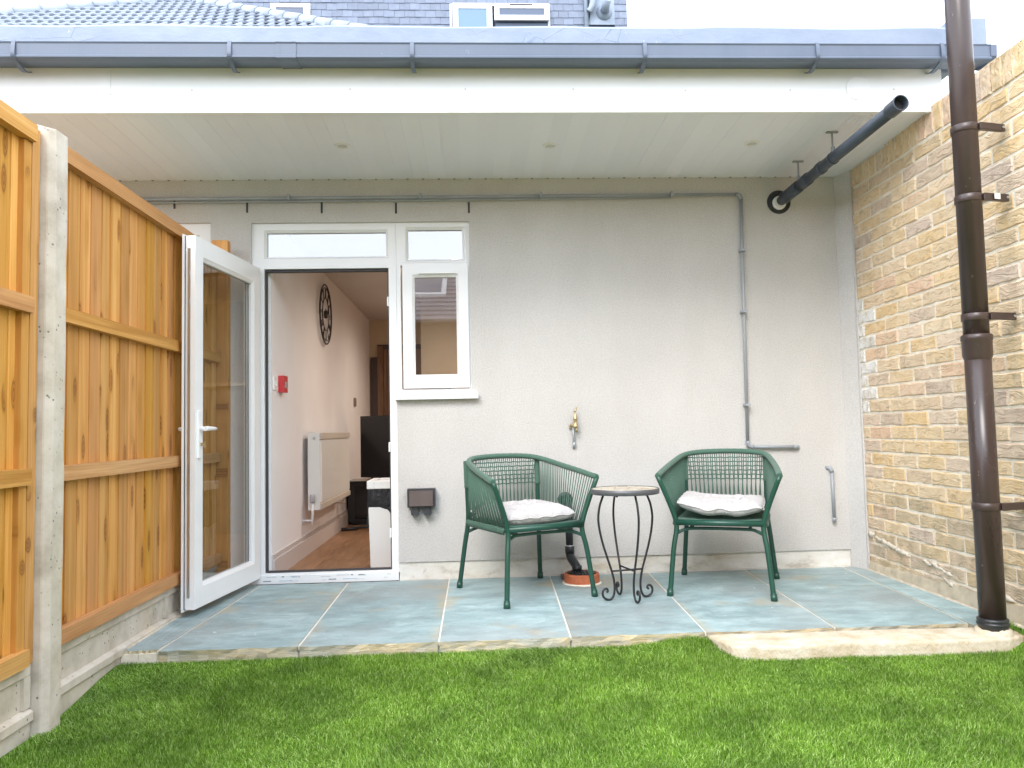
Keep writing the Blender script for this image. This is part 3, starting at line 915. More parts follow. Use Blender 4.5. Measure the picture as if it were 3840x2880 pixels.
bm = bmesh.new(); box(bm, -.386, -.105, FY + .010, FY + .014, 1.309, 1.96); obj('pane', bm, M['clear_unit'], win)
bm = bmesh.new(); box(bm, -.352, -.106, FY - .036, FY - .0225, 1.974, 1.998); obj('trickle_vent', bm, M['pvc'], win, bevel=.003)
bm = bmesh.new(); box(bm, -.513, .022, -.045, .06, 1.152, 1.189); obj('sill', bm, M['pvc'], win, bevel=.004)
# the window beyond the fence
wl2 = obj('window', (lambda b: (frame_ring(b, -2.72, -1.691, 1.19, 2.326, FY, FY + .07, .07, .07, .07, .075), box(b, -2.24, -2.17, FY, FY + .07, 1.26, 2.25), b)[-1])(bmesh.new()), M['pvc'], house, bevel=.004)
wl2['label'] = 'window half hidden behind the timber fence'
bm = bmesh.new(); bead(bm, -2.17, -1.761, 1.26, 2.251, FY + .001); bead(bm, -2.65, -2.24, 1.26, 2.251, FY + .001); obj('glazing_bead', bm, M['pvc'], wl2)
for a, b in ((-2.155, -1.776), (-2.635, -2.255)):
    bm = bmesh.new(); box(bm, a, b, FY + .028, FY + .032, 1.275, 2.236); obj('pane', bm, M['coated_glass'], wl2)

# open door leaf, hinged at the left jamb; local x runs from the hinge to the free edge, local y towards the room side (+) of the leaf
HX, HY, FXe, FYe = -1.372, -.015, -1.478, -.862
ang = math.atan2(FYe - HY, FXe - HX)
L = math.hypot(FYe - HY, FXe - HX)
door = bpy.data.objects.new('door', None); door.location = (HX, HY, 0); door.rotation_euler = (0, 0, ang); link(door, house)
door['label'] = 'open white glazed patio door'
# local +y points to +X side of the garden (the visible inside face)
Z0, Z1 = .044, 2.020
bm = bmesh.new(); frame_ring(bm, 0, L, Z0, Z1, -.046, 0.0, .088, .088, .105, .100); obj('leaf_frame', bm, M['pvc'], door, bevel=.004)
bm = bmesh.new(); frame_ring(bm, -.012, L + .006, Z0 - .012, Z1 + .008, -.070, -.0605, .098, .094, .117, .108); obj('outer_flange', bm, M['pvc'], door, bevel=.003)
bm = bmesh.new(); frame_ring(bm, .002, L - .004, Z0, Z1, -.0605, -.056, .08, .08, .10, .095); obj('gasket', bm, M['rubber'], door)
bm = bmesh.new(); frame_ring(bm, .004, L - .006, Z0 + .003, Z1 - .003, -.056, -.046, .08, .08, .10, .095); obj('leaf_core', bm, M['pvc'], door)
bm = bmesh.new(); box(bm, L, L + .0022, -.041, -.026, Z0 + .06, Z1 - .07)
for z in (1.82, 1.66, 1.25, 1.09, .96, .86, .72, .66, .45, .25, .12):
    box(bm, L + .002, L + .006, -.038, -.029, z - .012, z + .012)
obj('lock_strip', bm, M['steel'], door)
bm = bmesh.new()
# beads on the inside face (rolled)
def bead_in(bm, x0, x1, z0, z1, y, s=.02):
    o_ = [(x0, z0), (x1, z0), (x1, z1), (x0, z1)]
    i_ = [(x0 + s, z0 + s), (x1 - s, z0 + s), (x1 - s, z1 - s), (x0 + s, z1 - s)]
    a = [bm.verts.new((p[0], y, p[1])) for p in o_]; b = [bm.verts.new((p[0], y - .010, p[1])) for p in i_]; c_ = [bm.verts.new((p[0], y - .024, p[1])) for p in i_]
    for k in range(4):
        bm.faces.new((a[(k + 1) % 4], a[k], b[k], b[(k + 1) % 4])); bm.faces.new((b[(k + 1) % 4], b[k], c_[k], c_[(k + 1) % 4]))
bead_in(bm, .088, L - .088, Z0 + .105, Z1 - .100, -.002)
obj('glazing_bead', bm, M['pvc'], door)
bm = bmesh.new(); frame_ring(bm, .100, L - .100, Z0 + .117, Z1 - .112, -.034, -.026, .010, .010, .010, .010); obj('spacer_bar', bm, simple('spacer', (.35, .37, .40), .4, .3), door)
bm = bmesh.new(); box(bm, .102, L - .102, -.0295, -.0265, Z0 + .12, Z1 - .115); obj('pane', bm, M['glass'], door)
# handles
hz, hx = .985, L - .044
bm = bmesh.new(); box(bm, hx - .017, hx + .017, .0, .010, hz - .155, hz + .095)
lathe(bm, [(.012, .010), (.012, .034)], 12, (hx, 0, hz), 'y')
hd = obj('handle', bm, M['pvc'], door, bevel=.003, seg=2)
bm = bmesh.new(); tube(bm, [(hx + .004, .036, hz), (hx - .03, .038, hz + .001), (hx - .08, .038, hz + .001), (hx - .125, .036, hz)], [.0125, .0125, .0105, .0085], 12); obj('lever', bm, M['pvc'], hd)
bm = bmesh.new(); box(bm, hx - .017, hx + .017, -.081, -.071, hz - .155, hz + .095); hd2 = obj('handle', bm, M['pvc'], door, bevel=.003)
bm = bmesh.new(); tube(bm, [(hx + .004, -.082, hz), (hx, -.104, hz), (hx - .02, -.112, hz), (hx - .10, -.110, hz)], [.011, .0115, .0115, .009], 12); obj('lever', bm, M['pvc'], hd2)
bm = bmesh.new(); box(bm, hx - .003, hx + .003, .010, .032, hz - .092, hz - .074); box(bm, hx - .002, hx + .002, .030, .038, hz - .10, hz - .066)
obj('key', bm, M['brass'], door)

# ================================================================== ROOM BEHIND THE DOOR
WX, YE = -1.33, 4.85          # left wall plane, end wall
ZC = 2.38
bm = bmesh.new(); box(bm, WX - .12, WX, .251, YE, -.05, ZC + .1); box(bm, -1.431, WX, .0935, .2509, -.05, 2.32); tag(obj('room_wall', bm, M['white_paint']), kind='structure')
bm = bmesh.new(); box(bm, WX - .12, 2.5, YE, YE + .1, -.05, ZC + .1); tag(obj('room_wall', bm, M['warm_paint']), kind='structure')
bm = bmesh.new(); box(bm, 2.40, 2.5, .251, YE, -.05, ZC + .1); tag(obj('room_wall', bm, M['white_paint']), kind='structure')
bm = bmesh.new(); box(bm, WX - .12, 2.5, .251, YE + .1, ZC + .101, ZC + .15); box(bm, WX + .001, 2.399, .252, YE - .001, ZC, ZC + .1); tag(obj('room_ceiling', bm, M['ceiling_paint']), kind='structure')
floor = thing('floor', None, None, kind='structure')
bm = bmesh.new(); box(bm, WX - .12, 2.5, .092, YE + .1, -.12, -.008); obj('subfloor', bm, M['soil'], floor)
for r_ in range(20):
    x0 = WX + r_ * .1905
    y = .10 - (r_ * 0.47 % 1.2)
    while y < YE:
        a, b = max(y, .093), min(y + 1.2, YE)
        if b - a > .02:
            bm = bmesh.new(); box(bm, x0, x0 + .1895, a + .0008, b - .0008, -.008, .010)
            obj('plank', bm, M['laminate'], floor, bevel=.0012)
        y += 1.2
bm = bmesh.new(); box(bm, WX, WX + .018, .094, YE, .0105, .135); box(bm, WX, WX + .010, .094, YE, .135, .168); tag(obj('skirting_board', bm, M['skirting'], bevel=.003), kind='structure')
# recessed lamps (their reflection shows in the photo's door glass)
for i, (x, y) in enumerate(((-.15, 1.4), (.9, 1.4), (-.15, 3.3), (.9, 3.3))):
    bm = bmesh.new(); lathe(bm, [(.034, -.002), (.046, -.005), (.047, -.0005)], 20, (0, 0, 0), 'z', cap=False)
    o = obj('ceiling_lamp', bm, M['white_plastic'], loc=(x, y, ZC))
    bm = bmesh.new(); lathe(bm, [(.034, -.003), (.034, -.0006)], 20); obj('bulb', bm, M['lamp'], o)
    tag(o, ('lit recessed ceiling lamp above the radiator side, nearer the garden door', 'lit recessed ceiling lamp on the window side, nearer the garden', 'lit recessed ceiling lamp above the television at the far end', 'lit recessed ceiling lamp on the window side, far end')[i], 'lamp', 'recessed lamps in the room ceiling')
    ld = bpy.data.lights.new('lamp_light', 'SPOT'); ld.energy = 36; ld.color = (1.0, .84, .70); ld.spot_size = R(172); ld.spot_blend = 1.0; ld.shadow_soft_size = .04
    lo = bpy.data.objects.new('lamp_light', ld); lo.location = (0, 0, -.012); link(lo, o)

# wall clock with roman numerals
ck = thing('wall_clock', 'large dark skeleton wall clock with roman numerals high on the room wall', 'clock', (WX + .03, 1.81, 1.995))
def ring_x(r_, t_, d, n=40):
    bm = bmesh.new(); tube(bm, [(0, r_ * math.cos(2 * math.pi * k / n), r_ * math.sin(2 * math.pi * k / n)) for k in range(n)], t_, 6, closed=True); return bm
obj('outer_ring', ring_x(.262, .007, 0), M['clock_metal'], ck); obj('middle_ring', ring_x(.235, .004, 0), M['clock_metal'], ck); obj('inner_ring', ring_x(.145, .005, 0), M['clock_metal'], ck)
bm = bmesh.new()
numer = ['XII', 'I', 'II', 'III', 'IIII', 'V', 'VI', 'VII', 'VIII', 'IX', 'X', 'XI']
for k, s in enumerate(numer):
    th = math.pi / 2 - k * math.pi / 6
    wd_ = .011; tot = len(s) * wd_ * 1.3
    for j, chh in enumerate(s):
        off = -tot / 2 + (j + .5) * wd_ * 1.3
        def P(u, rr):
            return (0, (rr * math.cos(th) + u * math.sin(th)), rr * math.sin(th) - u * math.cos(th))
        strokes = {'I': [((off, .15), (off, .228))], 'X': [((off - .007, .15), (off + .007, .228)), ((off + .007, .15), (off - .007, .228))], 'V': [((off, .15), (off - .007, .228)), ((off, .15), (off + .007, .228))]}[chh]
        for (u0, r0), (u1, r1) in strokes: tube(bm, [P(u0, r0), P(u1, r1)], .003, 5)
obj('numeral', bm, M['clock_metal'], ck)
bm = bmesh.new(); lathe(bm, [(.036, -.012), (.036, .012)], 16, (0, 0, 0), 'x'); tube(bm, [(.016, 0, 0), (.016, -.10, .03)], .004, 5); tube(bm, [(.018, 0, 0), (.018, .02, .17)], .003, 5); obj('hands', bm, M['clock_metal'], ck)

bm = bmesh.new(); box(bm, WX, WX + .010, .142, .228, 1.243, 1.329); box(bm, WX + .010, WX + .016, .175, .195, 1.27, 1.30)
tag(obj('light_switch', bm, M['white_plastic'], bevel=.002), 'white light switch beside the red alarm box on the room wall', 'light switch')
al = obj('fire_alarm_box', bx(WX, WX + .038, .275, .385, 1.232, 1.345), M['red'], bevel=.004, seg=2)
tag(al, 'small red fire alarm call point on the room wall', 'alarm box')
bm = bmesh.new(); box(bm, WX + .038, WX + .040, .305, .355, 1.262, 1.305); obj('window', bm, M['clear_plastic'], al)
bm = bmesh.new(); box(bm, WX, WX + .012, 3.50, 3.64, 1.24, 1.33); tag(obj('wall_socket', bm, M['cabinet'], bevel=.003), 'brown double switch plate far along the room wall', 'switch plate')

# radiator
rad = thing('radiator', 'white ribbed panel radiator on the left wall of the room', 'radiator', (0, 0, 0))
rx0, rx1, ry0, ry1, rz0, rz1 = WX + .035, -1.195, 1.02, 2.40, .36, .955
bm = bmesh.new(); box(bm, rx0, rx1 - .012, ry0, ry0 + .012, rz0, rz1); obj('end_panel', bm, M['radiator'], rad, bevel=.003)
bm = bmesh.new(); box(bm, rx0, rx1 - .012, ry1 - .012, ry1, rz0, rz1); obj('end_panel', bm, M['radiator'], rad, bevel=.003)
bm = bmesh.new(); box(bm, rx1 - .016, rx1 - .010, ry0 + .002, ry1 - .002, rz0 + .004, rz1 - .003)
k = ry0 + .03
while k < ry1 - .03:
    box(bm, rx1 - .0102, rx1, k, k + .019, rz0 + .06, rz1 - .06); k += .0333
obj('ribbed_front', bm, M['radiator'], rad, bevel=.003)
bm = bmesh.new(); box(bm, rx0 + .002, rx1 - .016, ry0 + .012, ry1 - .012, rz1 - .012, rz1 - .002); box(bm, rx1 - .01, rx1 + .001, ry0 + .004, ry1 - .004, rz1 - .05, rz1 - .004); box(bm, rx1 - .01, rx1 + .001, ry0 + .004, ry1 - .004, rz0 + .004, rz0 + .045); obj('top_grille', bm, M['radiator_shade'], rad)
bm = bmesh.new(); lathe(bm, [(.011, -.008), (.011, 0)], 14, ((rx0 + rx1) / 2, ry0 - .0005, rz1 - .045), 'y'); obj('bleed_valve', bm, M['steel'], rad)
vx = (rx0 + rx1) / 2 - .01; vy = ry0 - .03
bm = bmesh.new(); lathe(bm, [(.017, 0), (.020, .01), (.020, .055), (.016, .062)], 16, (vx, vy, rz0 + .06)); obj('thermostat_valve', bm, M['clear_plastic'], rad)
bm = bmesh.new(); tube(bm, [(vx, vy, rz0 + .06), (vx, vy, rz0 - .11)], .010, 10); tube(bm, [(vx, vy, rz0 - .075), (WX + .004, vy, rz0 - .075)], .008, 8); tube(bm, [(WX + .001, vy, rz0 - .075), (WX + .008, vy, rz0 - .075)], .022, 12)
obj('pipe_tail', bm, M['white_plastic'], rad)
bm = bmesh.new(); tube(bm, [(rx1 - .04, ry1 - .1, rz0), (rx1 - .04, ry1 - .1, rz0 - .06), (WX, ry1 - .1, rz0 - .065)], .008, 8); obj('pipe_tail', bm, M['white_plastic'], rad)

# cabinet with the covered television on it
tvs = thing('media_cabinet', 'low black cabinet behind the radiator in the room', 'cabinet', (0, 0, 0))
bm = bmesh.new(); box(bm, WX + .02, -.55, 2.95, 3.35, .04, .43); obj('body', bm, M['black_plastic'], tvs, bevel=.004)
bm = bmesh.new(); box(bm, WX + .02, -.55, 2.93, 3.37, .43, .455); obj('top', bm, M['black_gloss'], tvs, bevel=.003)
bm = bmesh.new(); box(bm, WX + .05, -.58, 2.97, 3.33, .0105, .04); obj('base', bm, M['black_plastic'], tvs)
for xx in (-1.12, -.85):
    bm = bmesh.new(); box(bm, xx - .12, xx + .12, 2.944, 2.9495, .07, .41); obj('cabinet_door', bm, M['black_gloss'], tvs)
tv = thing('television', 'black flat television standing upright on the low cabinet', 'television', (-1.16, 3.06, .4565), R(-38))
bm = bmesh.new(); box(bm, -.02, .60, -.025, .035, .03, .66); obj('casing', bm, M['black_plastic'], tv, bevel=.006)
bm = bmesh.new(); box(bm, -.005, .585, -.0275, -.0255, .045, .645); obj('screen', bm, M['black_gloss'], tv)
bm = bmesh.new(); box(bm, .12, .46, -.07, .09, 0.0, .012); box(bm, .25, .33, -.01, .02, .012, .03); obj('foot', bm, M['black_plastic'], tv)
bm = bmesh.new(); box(bm, -.0215, -.0205, -.015, .015, .22, .32); obj('sticker', bm, M['orange_label'], tv)

# inner door at the far end
idr = thing('inner_door', 'dark brown inner door at the far end of the room', 'door', (0, 0, 0))
bm = bmesh.new(); box(bm, WX + .012, WX + .10, YE - .03, YE - .001, .0105, 1.90); box(bm, WX + .10, -.38, YE - .03, YE - .001, 2.00, 2.06); box(bm, -.38, -.30, YE - .03, YE - .001, .0105, 2.06); obj('architrave', bm, simple('dark_timber', (.085, .06, .06), .5, 0, .1, 4), idr, bevel=.004)
bm = bmesh.new(); box(bm, WX + .10, -1.155, YE - .035, YE - .001, .0105, 2.04); box(bm, -1.150, -.38, YE - .026, YE - .001, .0105, 2.0); obj('leaf', bm, M['door_wood'], idr, bevel=.004)
bm = bmesh.new(); tube(bm, [(-1.12, YE - .026, 1.07), (-1.12, YE - .07, 1.07), (-1.02, YE - .07, 1.07)], .009, 8); box(bm, -1.135, -1.105, YE - .031, YE - .026, .98, 1.16); obj('handle', bm, M['steel'], idr)

# pedal bin with its liner
bn = thing('waste_bin', 'white bin lined with a black bag just inside the doorway', 'bin', (0, 0, 0))
bx0, bx1, by0, by1 = -.725, -.41, .30, .60
bm = bmesh.new()
prism(bm, [(bx0, .0105), (bx1, .0105), (bx1, .26), (bx0 + .17, .34), (bx0 + .10, .455), (bx0 + .05, .475), (bx0 - .012, .475)], by0, by0 + .012, 'y')
obj('front_panel', bm, M['interior_white'], bn, bevel=.004)
bm = bmesh.new(); box(bm, bx0 + .008, bx1 - .005, by0 + .014, by1, .0105, .50); obj('body', bm, M['interior_white'], bn, bevel=.01)
bm = bmesh.new()
n = 22; prev = None
for lv, (z, gr) in enumerate(((.565, .0), (.53, .010), (.46, .018), (.38, .014), (.31, .026))):
    ring = []
    for k in range(n):
        u = k / n * 4
        s_ = int(u); f_ = u - s_
        cx0, cx1, cy0, cy1 = bx0 - .006 - gr, bx1 + .01, by0 - .008 - (0 if lv < 2 else 0), by1 + .01
        p = [(cx0 + (cx1 - cx0) * f_, cy0), (cx1, cy0 + (cy1 - cy0) * f_), (cx1 - (cx1 - cx0) * f_, cy1), (cx0, cy1 - (cy1 - cy0) * f_)][s_]
        j = rnd.uniform(-.007, .007)
        if lv >= 3 and p[1] < by0 + .02 : p = (p[0], by0 + .013)
        ring.append(bm.verts.new((p[0] + j, p[1] + (rnd.uniform(-.004, .004) if lv < 3 else 0), z + rnd.uniform(-.012, .012) * (lv > 0))))
    if prev:
        for k in range(n): bm.faces.new((prev[k], ring[k], ring[(k + 1) % n], prev[(k + 1) % n])).smooth = True
    prev = ring
obj('liner', bm, M['bag'], bn)
bm = bmesh.new(); frame_ring(bm, bx0 - .018, bx1 + .02, by0 - .015, by1 + .02, .562, .618, .05, .05, .05, .05)
for v in bm.verts: v.co = Vector((v.co.x, v.co.z, v.co.y))
bmesh.ops.recalc_face_normals(bm, faces=bm.faces[:])
obj('rim', bm, M['interior_white'], bn, bevel=.004)

bm = bmesh.new(); tube(bm, [(-1.30, 2.50, .026), (-1.15, 2.54, .026)], .016, 8); tube(bm, [(-1.25, 2.535, .028), (-.60, 2.95, .024)], .012, 8)
tag(obj('floor_bar', bm, M['black_plastic']), 'flat black bar lying on the wooden floor past the radiator', 'bar')

# kitchen unit and wall lining behind the side window
ku = thing('wall_cupboard', 'brown cupboard with pale shelf seen through the small side window', 'cupboard', (0, 0, 0))
bm = bmesh.new(); box(bm, -.06, .9, 2.2, 2.55, .0105, 1.42); obj('body', bm, M['cabinet'], ku, bevel=.004)
bm = bmesh.new(); box(bm, -.52, .9, 2.17, 2.57, 1.421, 1.455); obj('top', bm, simple('pale_timber', (.55, .45, .33), .5), ku, bevel=.003)
bm = bmesh.new(); box(bm, -.50, -.06, 2.2, 2.225, .0105, 1.33); obj('side_panel', bm, M['cabinet'], ku)
bm = bmesh.new(); box(bm, .03, .9, 2.55, 2.60, 1.456, 2.30); obj('back_panel', bm, simple('taupe', (.30, .26, .24), .7), ku)
bm = bmesh.new(); box(bm, -.52, .02, 2.56, 2.60, 1.456, 2.30); obj('splashback', bm, M['warm_paint'], ku)

# ================================================================== BRICK WALL (right)
bw = thing('brick_wall', 'yellow stock brick boundary wall beside the brown downpipe', 'wall', (2.52, 0, 0), math.atan2(-.025, 1) * 1.0)
# local frame: y along the wall, +x into the wall, face at x=0
bm = bmesh.new(); box(bm, .0045, .21, -3.8, .30, -.25, 2.645)
obj('mortar_core', bm, M['mortar'], bw)
variants = []
for vi in range(5):
    q = random.Random(vi)
    bm = bmesh.new(); vs = box(bm, 0, .10, -.1265, .1265, 0, .0715)
    es = [e for e in bm.edges if all(v.co.x < .01 for v in e.verts)]
    bmesh.ops.subdivide_edges(bm, edges=[e for e in es if abs(e.verts[0].co.y - e.verts[1].co.y) > .1], cuts=3, use_grid_fill=True)
    for v in bm.verts:
        if v.co.x < .01:
            v.co.x += q.uniform(-.0025, .003); v.co.z += q.uniform(-.003, .003); v.co.y += q.uniform(-.002, .002)
    me = bpy.data.meshes.new('brick')
    bmesh.ops.bevel(bm, geom=[e for e in bm.edges if len(e.link_faces) == 2 and e.calc_face_angle(0) > .9 and e.verts[0].co.x < .02 and e.verts[1].co.x < .02], offset=.005, segments=1, affect='EDGES')
    bm.to_mesh(me); bm.free(); me.materials.append(M['brick']); variants.append(me)
PIT, CO, ZB = .2665, .0823, .26
far_bm = bmesh.new()
q = random.Random(99)
nb = 0
for k in range(-5, 28):
    z = ZB + k * CO
    if z + CO > 2.50: break
    off = -.058 if k % 2 == 0 else -.190
    y1 = off + PIT
    jit = q.uniform(-.012, .012)
    first_ = True
    yy = off + PIT + jit
    while yy > -3.7:
        a, b = yy, yy - PIT
        yy = b
        if b > -.03: continue
        a = min(a, -.02)
        cy, ln = (a + b) / 2, (a - b)
        if a > -1.84:
            mat = None
            if cy > -.22 and .92 < z < 1.72 and q.random() < .92: mat = M['brick_white']
            elif z < .24 or (z < .45 and q.random() < .4): mat = M['brick_dirty']
            inst('brick', variants[q.randrange(5)], bw, loc=(q.uniform(-.0035, .001), cy, z + .0055 + q.uniform(-.001, .001)),
                 rot=(q.uniform(-.006, .006), 0, q.uniform(-.008, .008)), scale=(1, (ln - .0125) / .253, 1), mat=mat)
            nb += 1
        else:
            box(far_bm, 0, .1, b + .006, a - .006, z + .0055, z + .077)
yy = -.02
while yy > -3.7:     # brick on edge along the top
    if yy > -1.84:
        o = inst('brick', variants[q.randrange(5)], bw, loc=(q.uniform(-.005, .001), yy - .036 , 2.5675 + q.uniform(-.004, .004)), rot=(R(90) + q.uniform(-.03, .03), 0, 0), scale=(1, .150 / .253, 1))
        o.location.y = yy
    else:
        box(far_bm, 0, .1, yy - .0715, yy, 2.535, 2.647)
    yy -= .0805
fb = obj('bricks_beyond', far_bm, M['brick'], bw, bevel=.004); fb['kind'] = 'stuff'
# smeared mortar ledges low on the wall and rough footing
def lumps(bm, y0, y1, za, zb, h, d, seed, step=.02):
    q = random.Random(seed); n = int(abs(y1 - y0) / step); prev = None
    for k in range(n + 1):
        t_ = k / n; y = y0 + (y1 - y0) * t_; zc = za + (zb - za) * t_ + q.uniform(-.006, .006)
        e = min(1, 6 * t_, 6 * (1 - t_)) * q.uniform(.5, 1.15)
        ring = [bm.verts.new(p) for p in ((.006, y, zc + h * e), (-d * e * q.uniform(.5, 1), y, zc + h * .45 * e), (-d * e, y, zc - h * .25 * e), (.006, y, zc - h * .8 * e))]
        if prev:
            for j in range(3): bm.faces.new((prev[j], prev[j + 1], ring[j + 1], ring[j])).smooth = True
        prev = ring
bm = bmesh.new()
lumps(bm, -.10, -.20, .235, .225, .030, .012, 1); lumps(bm, -.17, -.62, .222, .158, .020, .014, 2, .011); lumps(bm, -.72, -.84, .16, .15, .012, .012, 8); lumps(bm, -.80, -1.03, .170, .118, .017, .013, 3, .011); lumps(bm, -.92, -1.02, .10, .07, .02, .012, 9, .012)
lumps(bm, -1.28, -1.50, .13, .10, .018, .012, 12)
obj('mortar_smear', bm, simple('pale_mortar', (.60, .54, .45), .95, 0, .25, 40, bump=1.0, bscale=70), bw)
bm = bmesh.new(); prev = None; q = random.Random(31)
for k in range(60):
    y = -.09 - k * .03
    ring = [bm.verts.new(p) for p in ((-.001, y, .055 + .03 * smooth(-.2, -1.2, y) + q.uniform(-.006, .006)), (-.010, y, .04 + q.uniform(-.004, .004)), (-.014 - q.uniform(0, .006), y, -.03))]
    if prev:
        for j in range(2): bm.faces.new((prev[j], prev[j + 1], ring[j + 1], ring[j])).smooth = True
    prev = ring
obj('footing_render', bm, simple('footing', (.50, .43, .32), .95, 0, .22, 14, bump=.8, bscale=70), bw)

# ================================================================== FENCE (left)
FXB = -1.605    # board face
def fence_panel(y_near, label, nb=20, hide_first=False):
    """a featheredge panel; its rails and battens face the garden; boards run from y_near away from the camera"""
    t_ = thing('fence_panel', label, 'fence panel', (0, 0, 0), 0, 'timber fence panels along the left boundary')
    return t_
g = random.Random(5)
def build_panel(t_, ya, yb, z0, z1, battens):
    pit = .0915
    n = int((yb - ya) / pit)
    bm = bmesh.new()
    a = [(0, .0), (.013, .0), (.007, pit + .012), (0, pit + .012)]
    v0 = [bm.verts.new((p[0], p[1], 0)) for p in a]; v1 = [bm.verts.new((p[0], p[1], 1)) for p in a]
    bm.faces.new(v0); bm.faces.new(v1[::-1])
    for i in range(4): bm.faces.new((v0[(i + 1) % 4], v0[i], v1[i], v1[(i + 1) % 4]))
    bmesh.ops.recalc_face_normals(bm, faces=bm.faces[:])
    me = bpy.data.meshes.new('board'); bm.to_mesh(me); bm.free(); me.materials.append(M['fence_wood'])
    for i in range(n + 1):
        y = yb - (i + 1) * pit
        if y < ya - .09: break
        o = inst('board', me, t_, loc=(FXB - .013 + g.uniform(-.001, .001), y + g.uniform(-.004, .004), z0 + .006), rot=(g.uniform(-.002, .002), 0, R(2) * 0 + g.uniform(-.006, .006)), scale=(1, 1, z1 - z0 - .012))
    for za, zb, d in ((z1 - .062, z1, .036), (1.398, 1.456, .034), (.786, .844, .034), (z0, z0 + .058, .036)):
        bm = bmesh.new(); box(bm, FXB, FXB + d, ya, yb, za, zb)
        obj('rail', bm, M['rail_wood'], t_, bevel=.003)
    for (a_, b_, d) in battens:
        bm = bmesh.new(); box(bm, FXB - .01, FXB + d, a_, b_, z0, z1 - .002); obj('batten', bm, M['fence_wood'], t_, bevel=.003)
p1 = fence_panel(0, 'orange timber fence panel beyond the concrete post, behind the open door')
build_panel(p1, -2.015, -.16, .172, 2.086, [(-2.012, -1.985, .004), (-.245, -.165, .006)])
p2 = fence_panel(0, 'orange timber fence panel on the near side of the concrete post')
build_panel(p2, -4.0, -2.185, .157, 2.086, [(-2.1845, -2.135, .018)])
bm = bmesh.new(); box(bm, FXB - .03, FXB + .016, -2.232, -2.187, .157, 2.02); obj('batten', bm, M['fence_wood'], p2, bevel=.003)
bm = bmesh.new()
prism(bm, [(-1.66, -2.128), (-1.565, -2.128), (-1.542, -2.108), (-1.542, -2.030), (-1.552, -2.018), (-1.66, -2.018)], -.4, 2.13)
for v in bm.verts:
    if v.co.z > 2 and v.co.x > -1.6: v.co.z -= .028
bmesh.ops.subdivide_edges(bm, edges=[e for e in bm.edges if abs(e.verts[0].co.z - e.verts[1].co.z) > 1], cuts=36)
q = random.Random(8)
for v in bm.verts: v.co += Vector((q.uniform(-.0016, .0016), q.uniform(-.0016, .0016), 0))
tag(obj('concrete_post', bm, M['concrete'], bevel=.003), 'pitted pale concrete fence post between the two timber panels', 'fence post')
bm = bmesh.new(); box(bm, -1.632, -1.534, -.152, -.09, -.1, 2.172)
tag(obj('timber_post', bm, M['fence_wood'], bevel=.004), 'square timber end post of the fence against the house wall', 'fence post')
bm = bmesh.new(); box(bm, -1.70, -1.605, -4.12, -4.01, -.4, 2.13)
tag(obj('concrete_post', bm, M['concrete'], bevel=.006), 'concrete fence post at the near end of the fence', 'fence post')

def gravel_board(name_label, ya, yb, z0, z1, splits, plain=False):
    bm = bmesh.new()
    xf = -1.592
    box(bm, xf - .045, xf - .013, ya, yb, z0, z1)
    if plain:
        box(bm, xf - .0131, xf - .001, ya, yb, z0, z1)
    else:
        box(bm, xf - .0131, xf, ya, yb, z1 - .042, z1)
        prism(bm, [(xf - .0131, z0), (xf + .012, z0), (xf + .012, z0 + .034), (xf - .0131, z0 + .046)], ya, yb, 'y')
        for s_ in splits: box(bm, xf - .0131, xf, s_ - .02, s_ + .02, z0 + .046, z1 - .042)
    o = obj('gravel_board', bm, M['concrete'], bevel=.003)
    return tag(o, name_label, 'gravel board', 'concrete gravel boards under the fence')
gravel_board('upper recessed concrete board under the fence panel beside the open door', -2.015, -.10, -.02, .170, [-1.99, -.93, -.12])
gravel_board('lower plain concrete board just above the turf, beyond the post', -2.015, -.10, -.32, -.022, [], True)
gravel_board('upper recessed concrete board under the near fence panel', -4.0, -2.135, -.045, .155, [-2.157, -3.2])
gravel_board('lower concrete board just above the turf, near side of the post', -4.0, -2.135, -.32, -.047, [], True)

# ================================================================== GUTTER, PIPES, FITTINGS
gt = thing('gutter', 'square gutter, bluish lens haze painted into its colour, along the top of the white fascia', 'gutter', (0, 0, 0))
GF = -1.192   # front face
def gutter_prof(o=0.0):
    return [(YF - .001, 2.905), (YF - .001, 2.848 - o), (YF - .03, 2.842 - o), (GF + .02, 2.826 - o), (GF + .004 - o, 2.829 - o), (GF - .004 - o, 2.836 - o), (GF - .004 - o, 2.844), (GF - o, 2.848), (GF - o, 2.905), (GF - .005 - o, 2.913), (GF + .008, 2.916), (GF + .006, 2.85), (YF - .02, 2.862), (YF - .008, 2.905)]
def sweep(bm, prof, x0, x1):
    a = [bm.verts.new((x0, p[0], p[1])) for p in prof]; b = [bm.verts.new((x1, p[0], p[1])) for p in prof]
    n = len(prof)
    for i in range(n): bm.faces.new((a[i], a[(i + 1) % n], b[(i + 1) % n], b[i]))
    bm.faces.new(a[::-1]); bm.faces.new(b); bmesh.ops.recalc_face_normals(bm, faces=bm.faces[:])
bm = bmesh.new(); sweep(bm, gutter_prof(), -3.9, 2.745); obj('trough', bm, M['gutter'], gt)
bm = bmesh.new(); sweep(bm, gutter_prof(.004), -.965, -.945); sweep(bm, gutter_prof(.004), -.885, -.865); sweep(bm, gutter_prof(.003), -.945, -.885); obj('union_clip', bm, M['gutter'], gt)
bm = bmesh.new()
pr_ = [(YF - .002, 2.90), (YF - .01, 2.835), (YF - .05, 2.812), (GF + .02, 2.826), (GF - .006, 2.85), (GF - .008, 2.912), (GF + .02, 2.914)]
sweep(bm, pr_, 2.740, 2.775); obj('stop_end', bm, M['gutter'], gt, bevel=.006, seg=2)
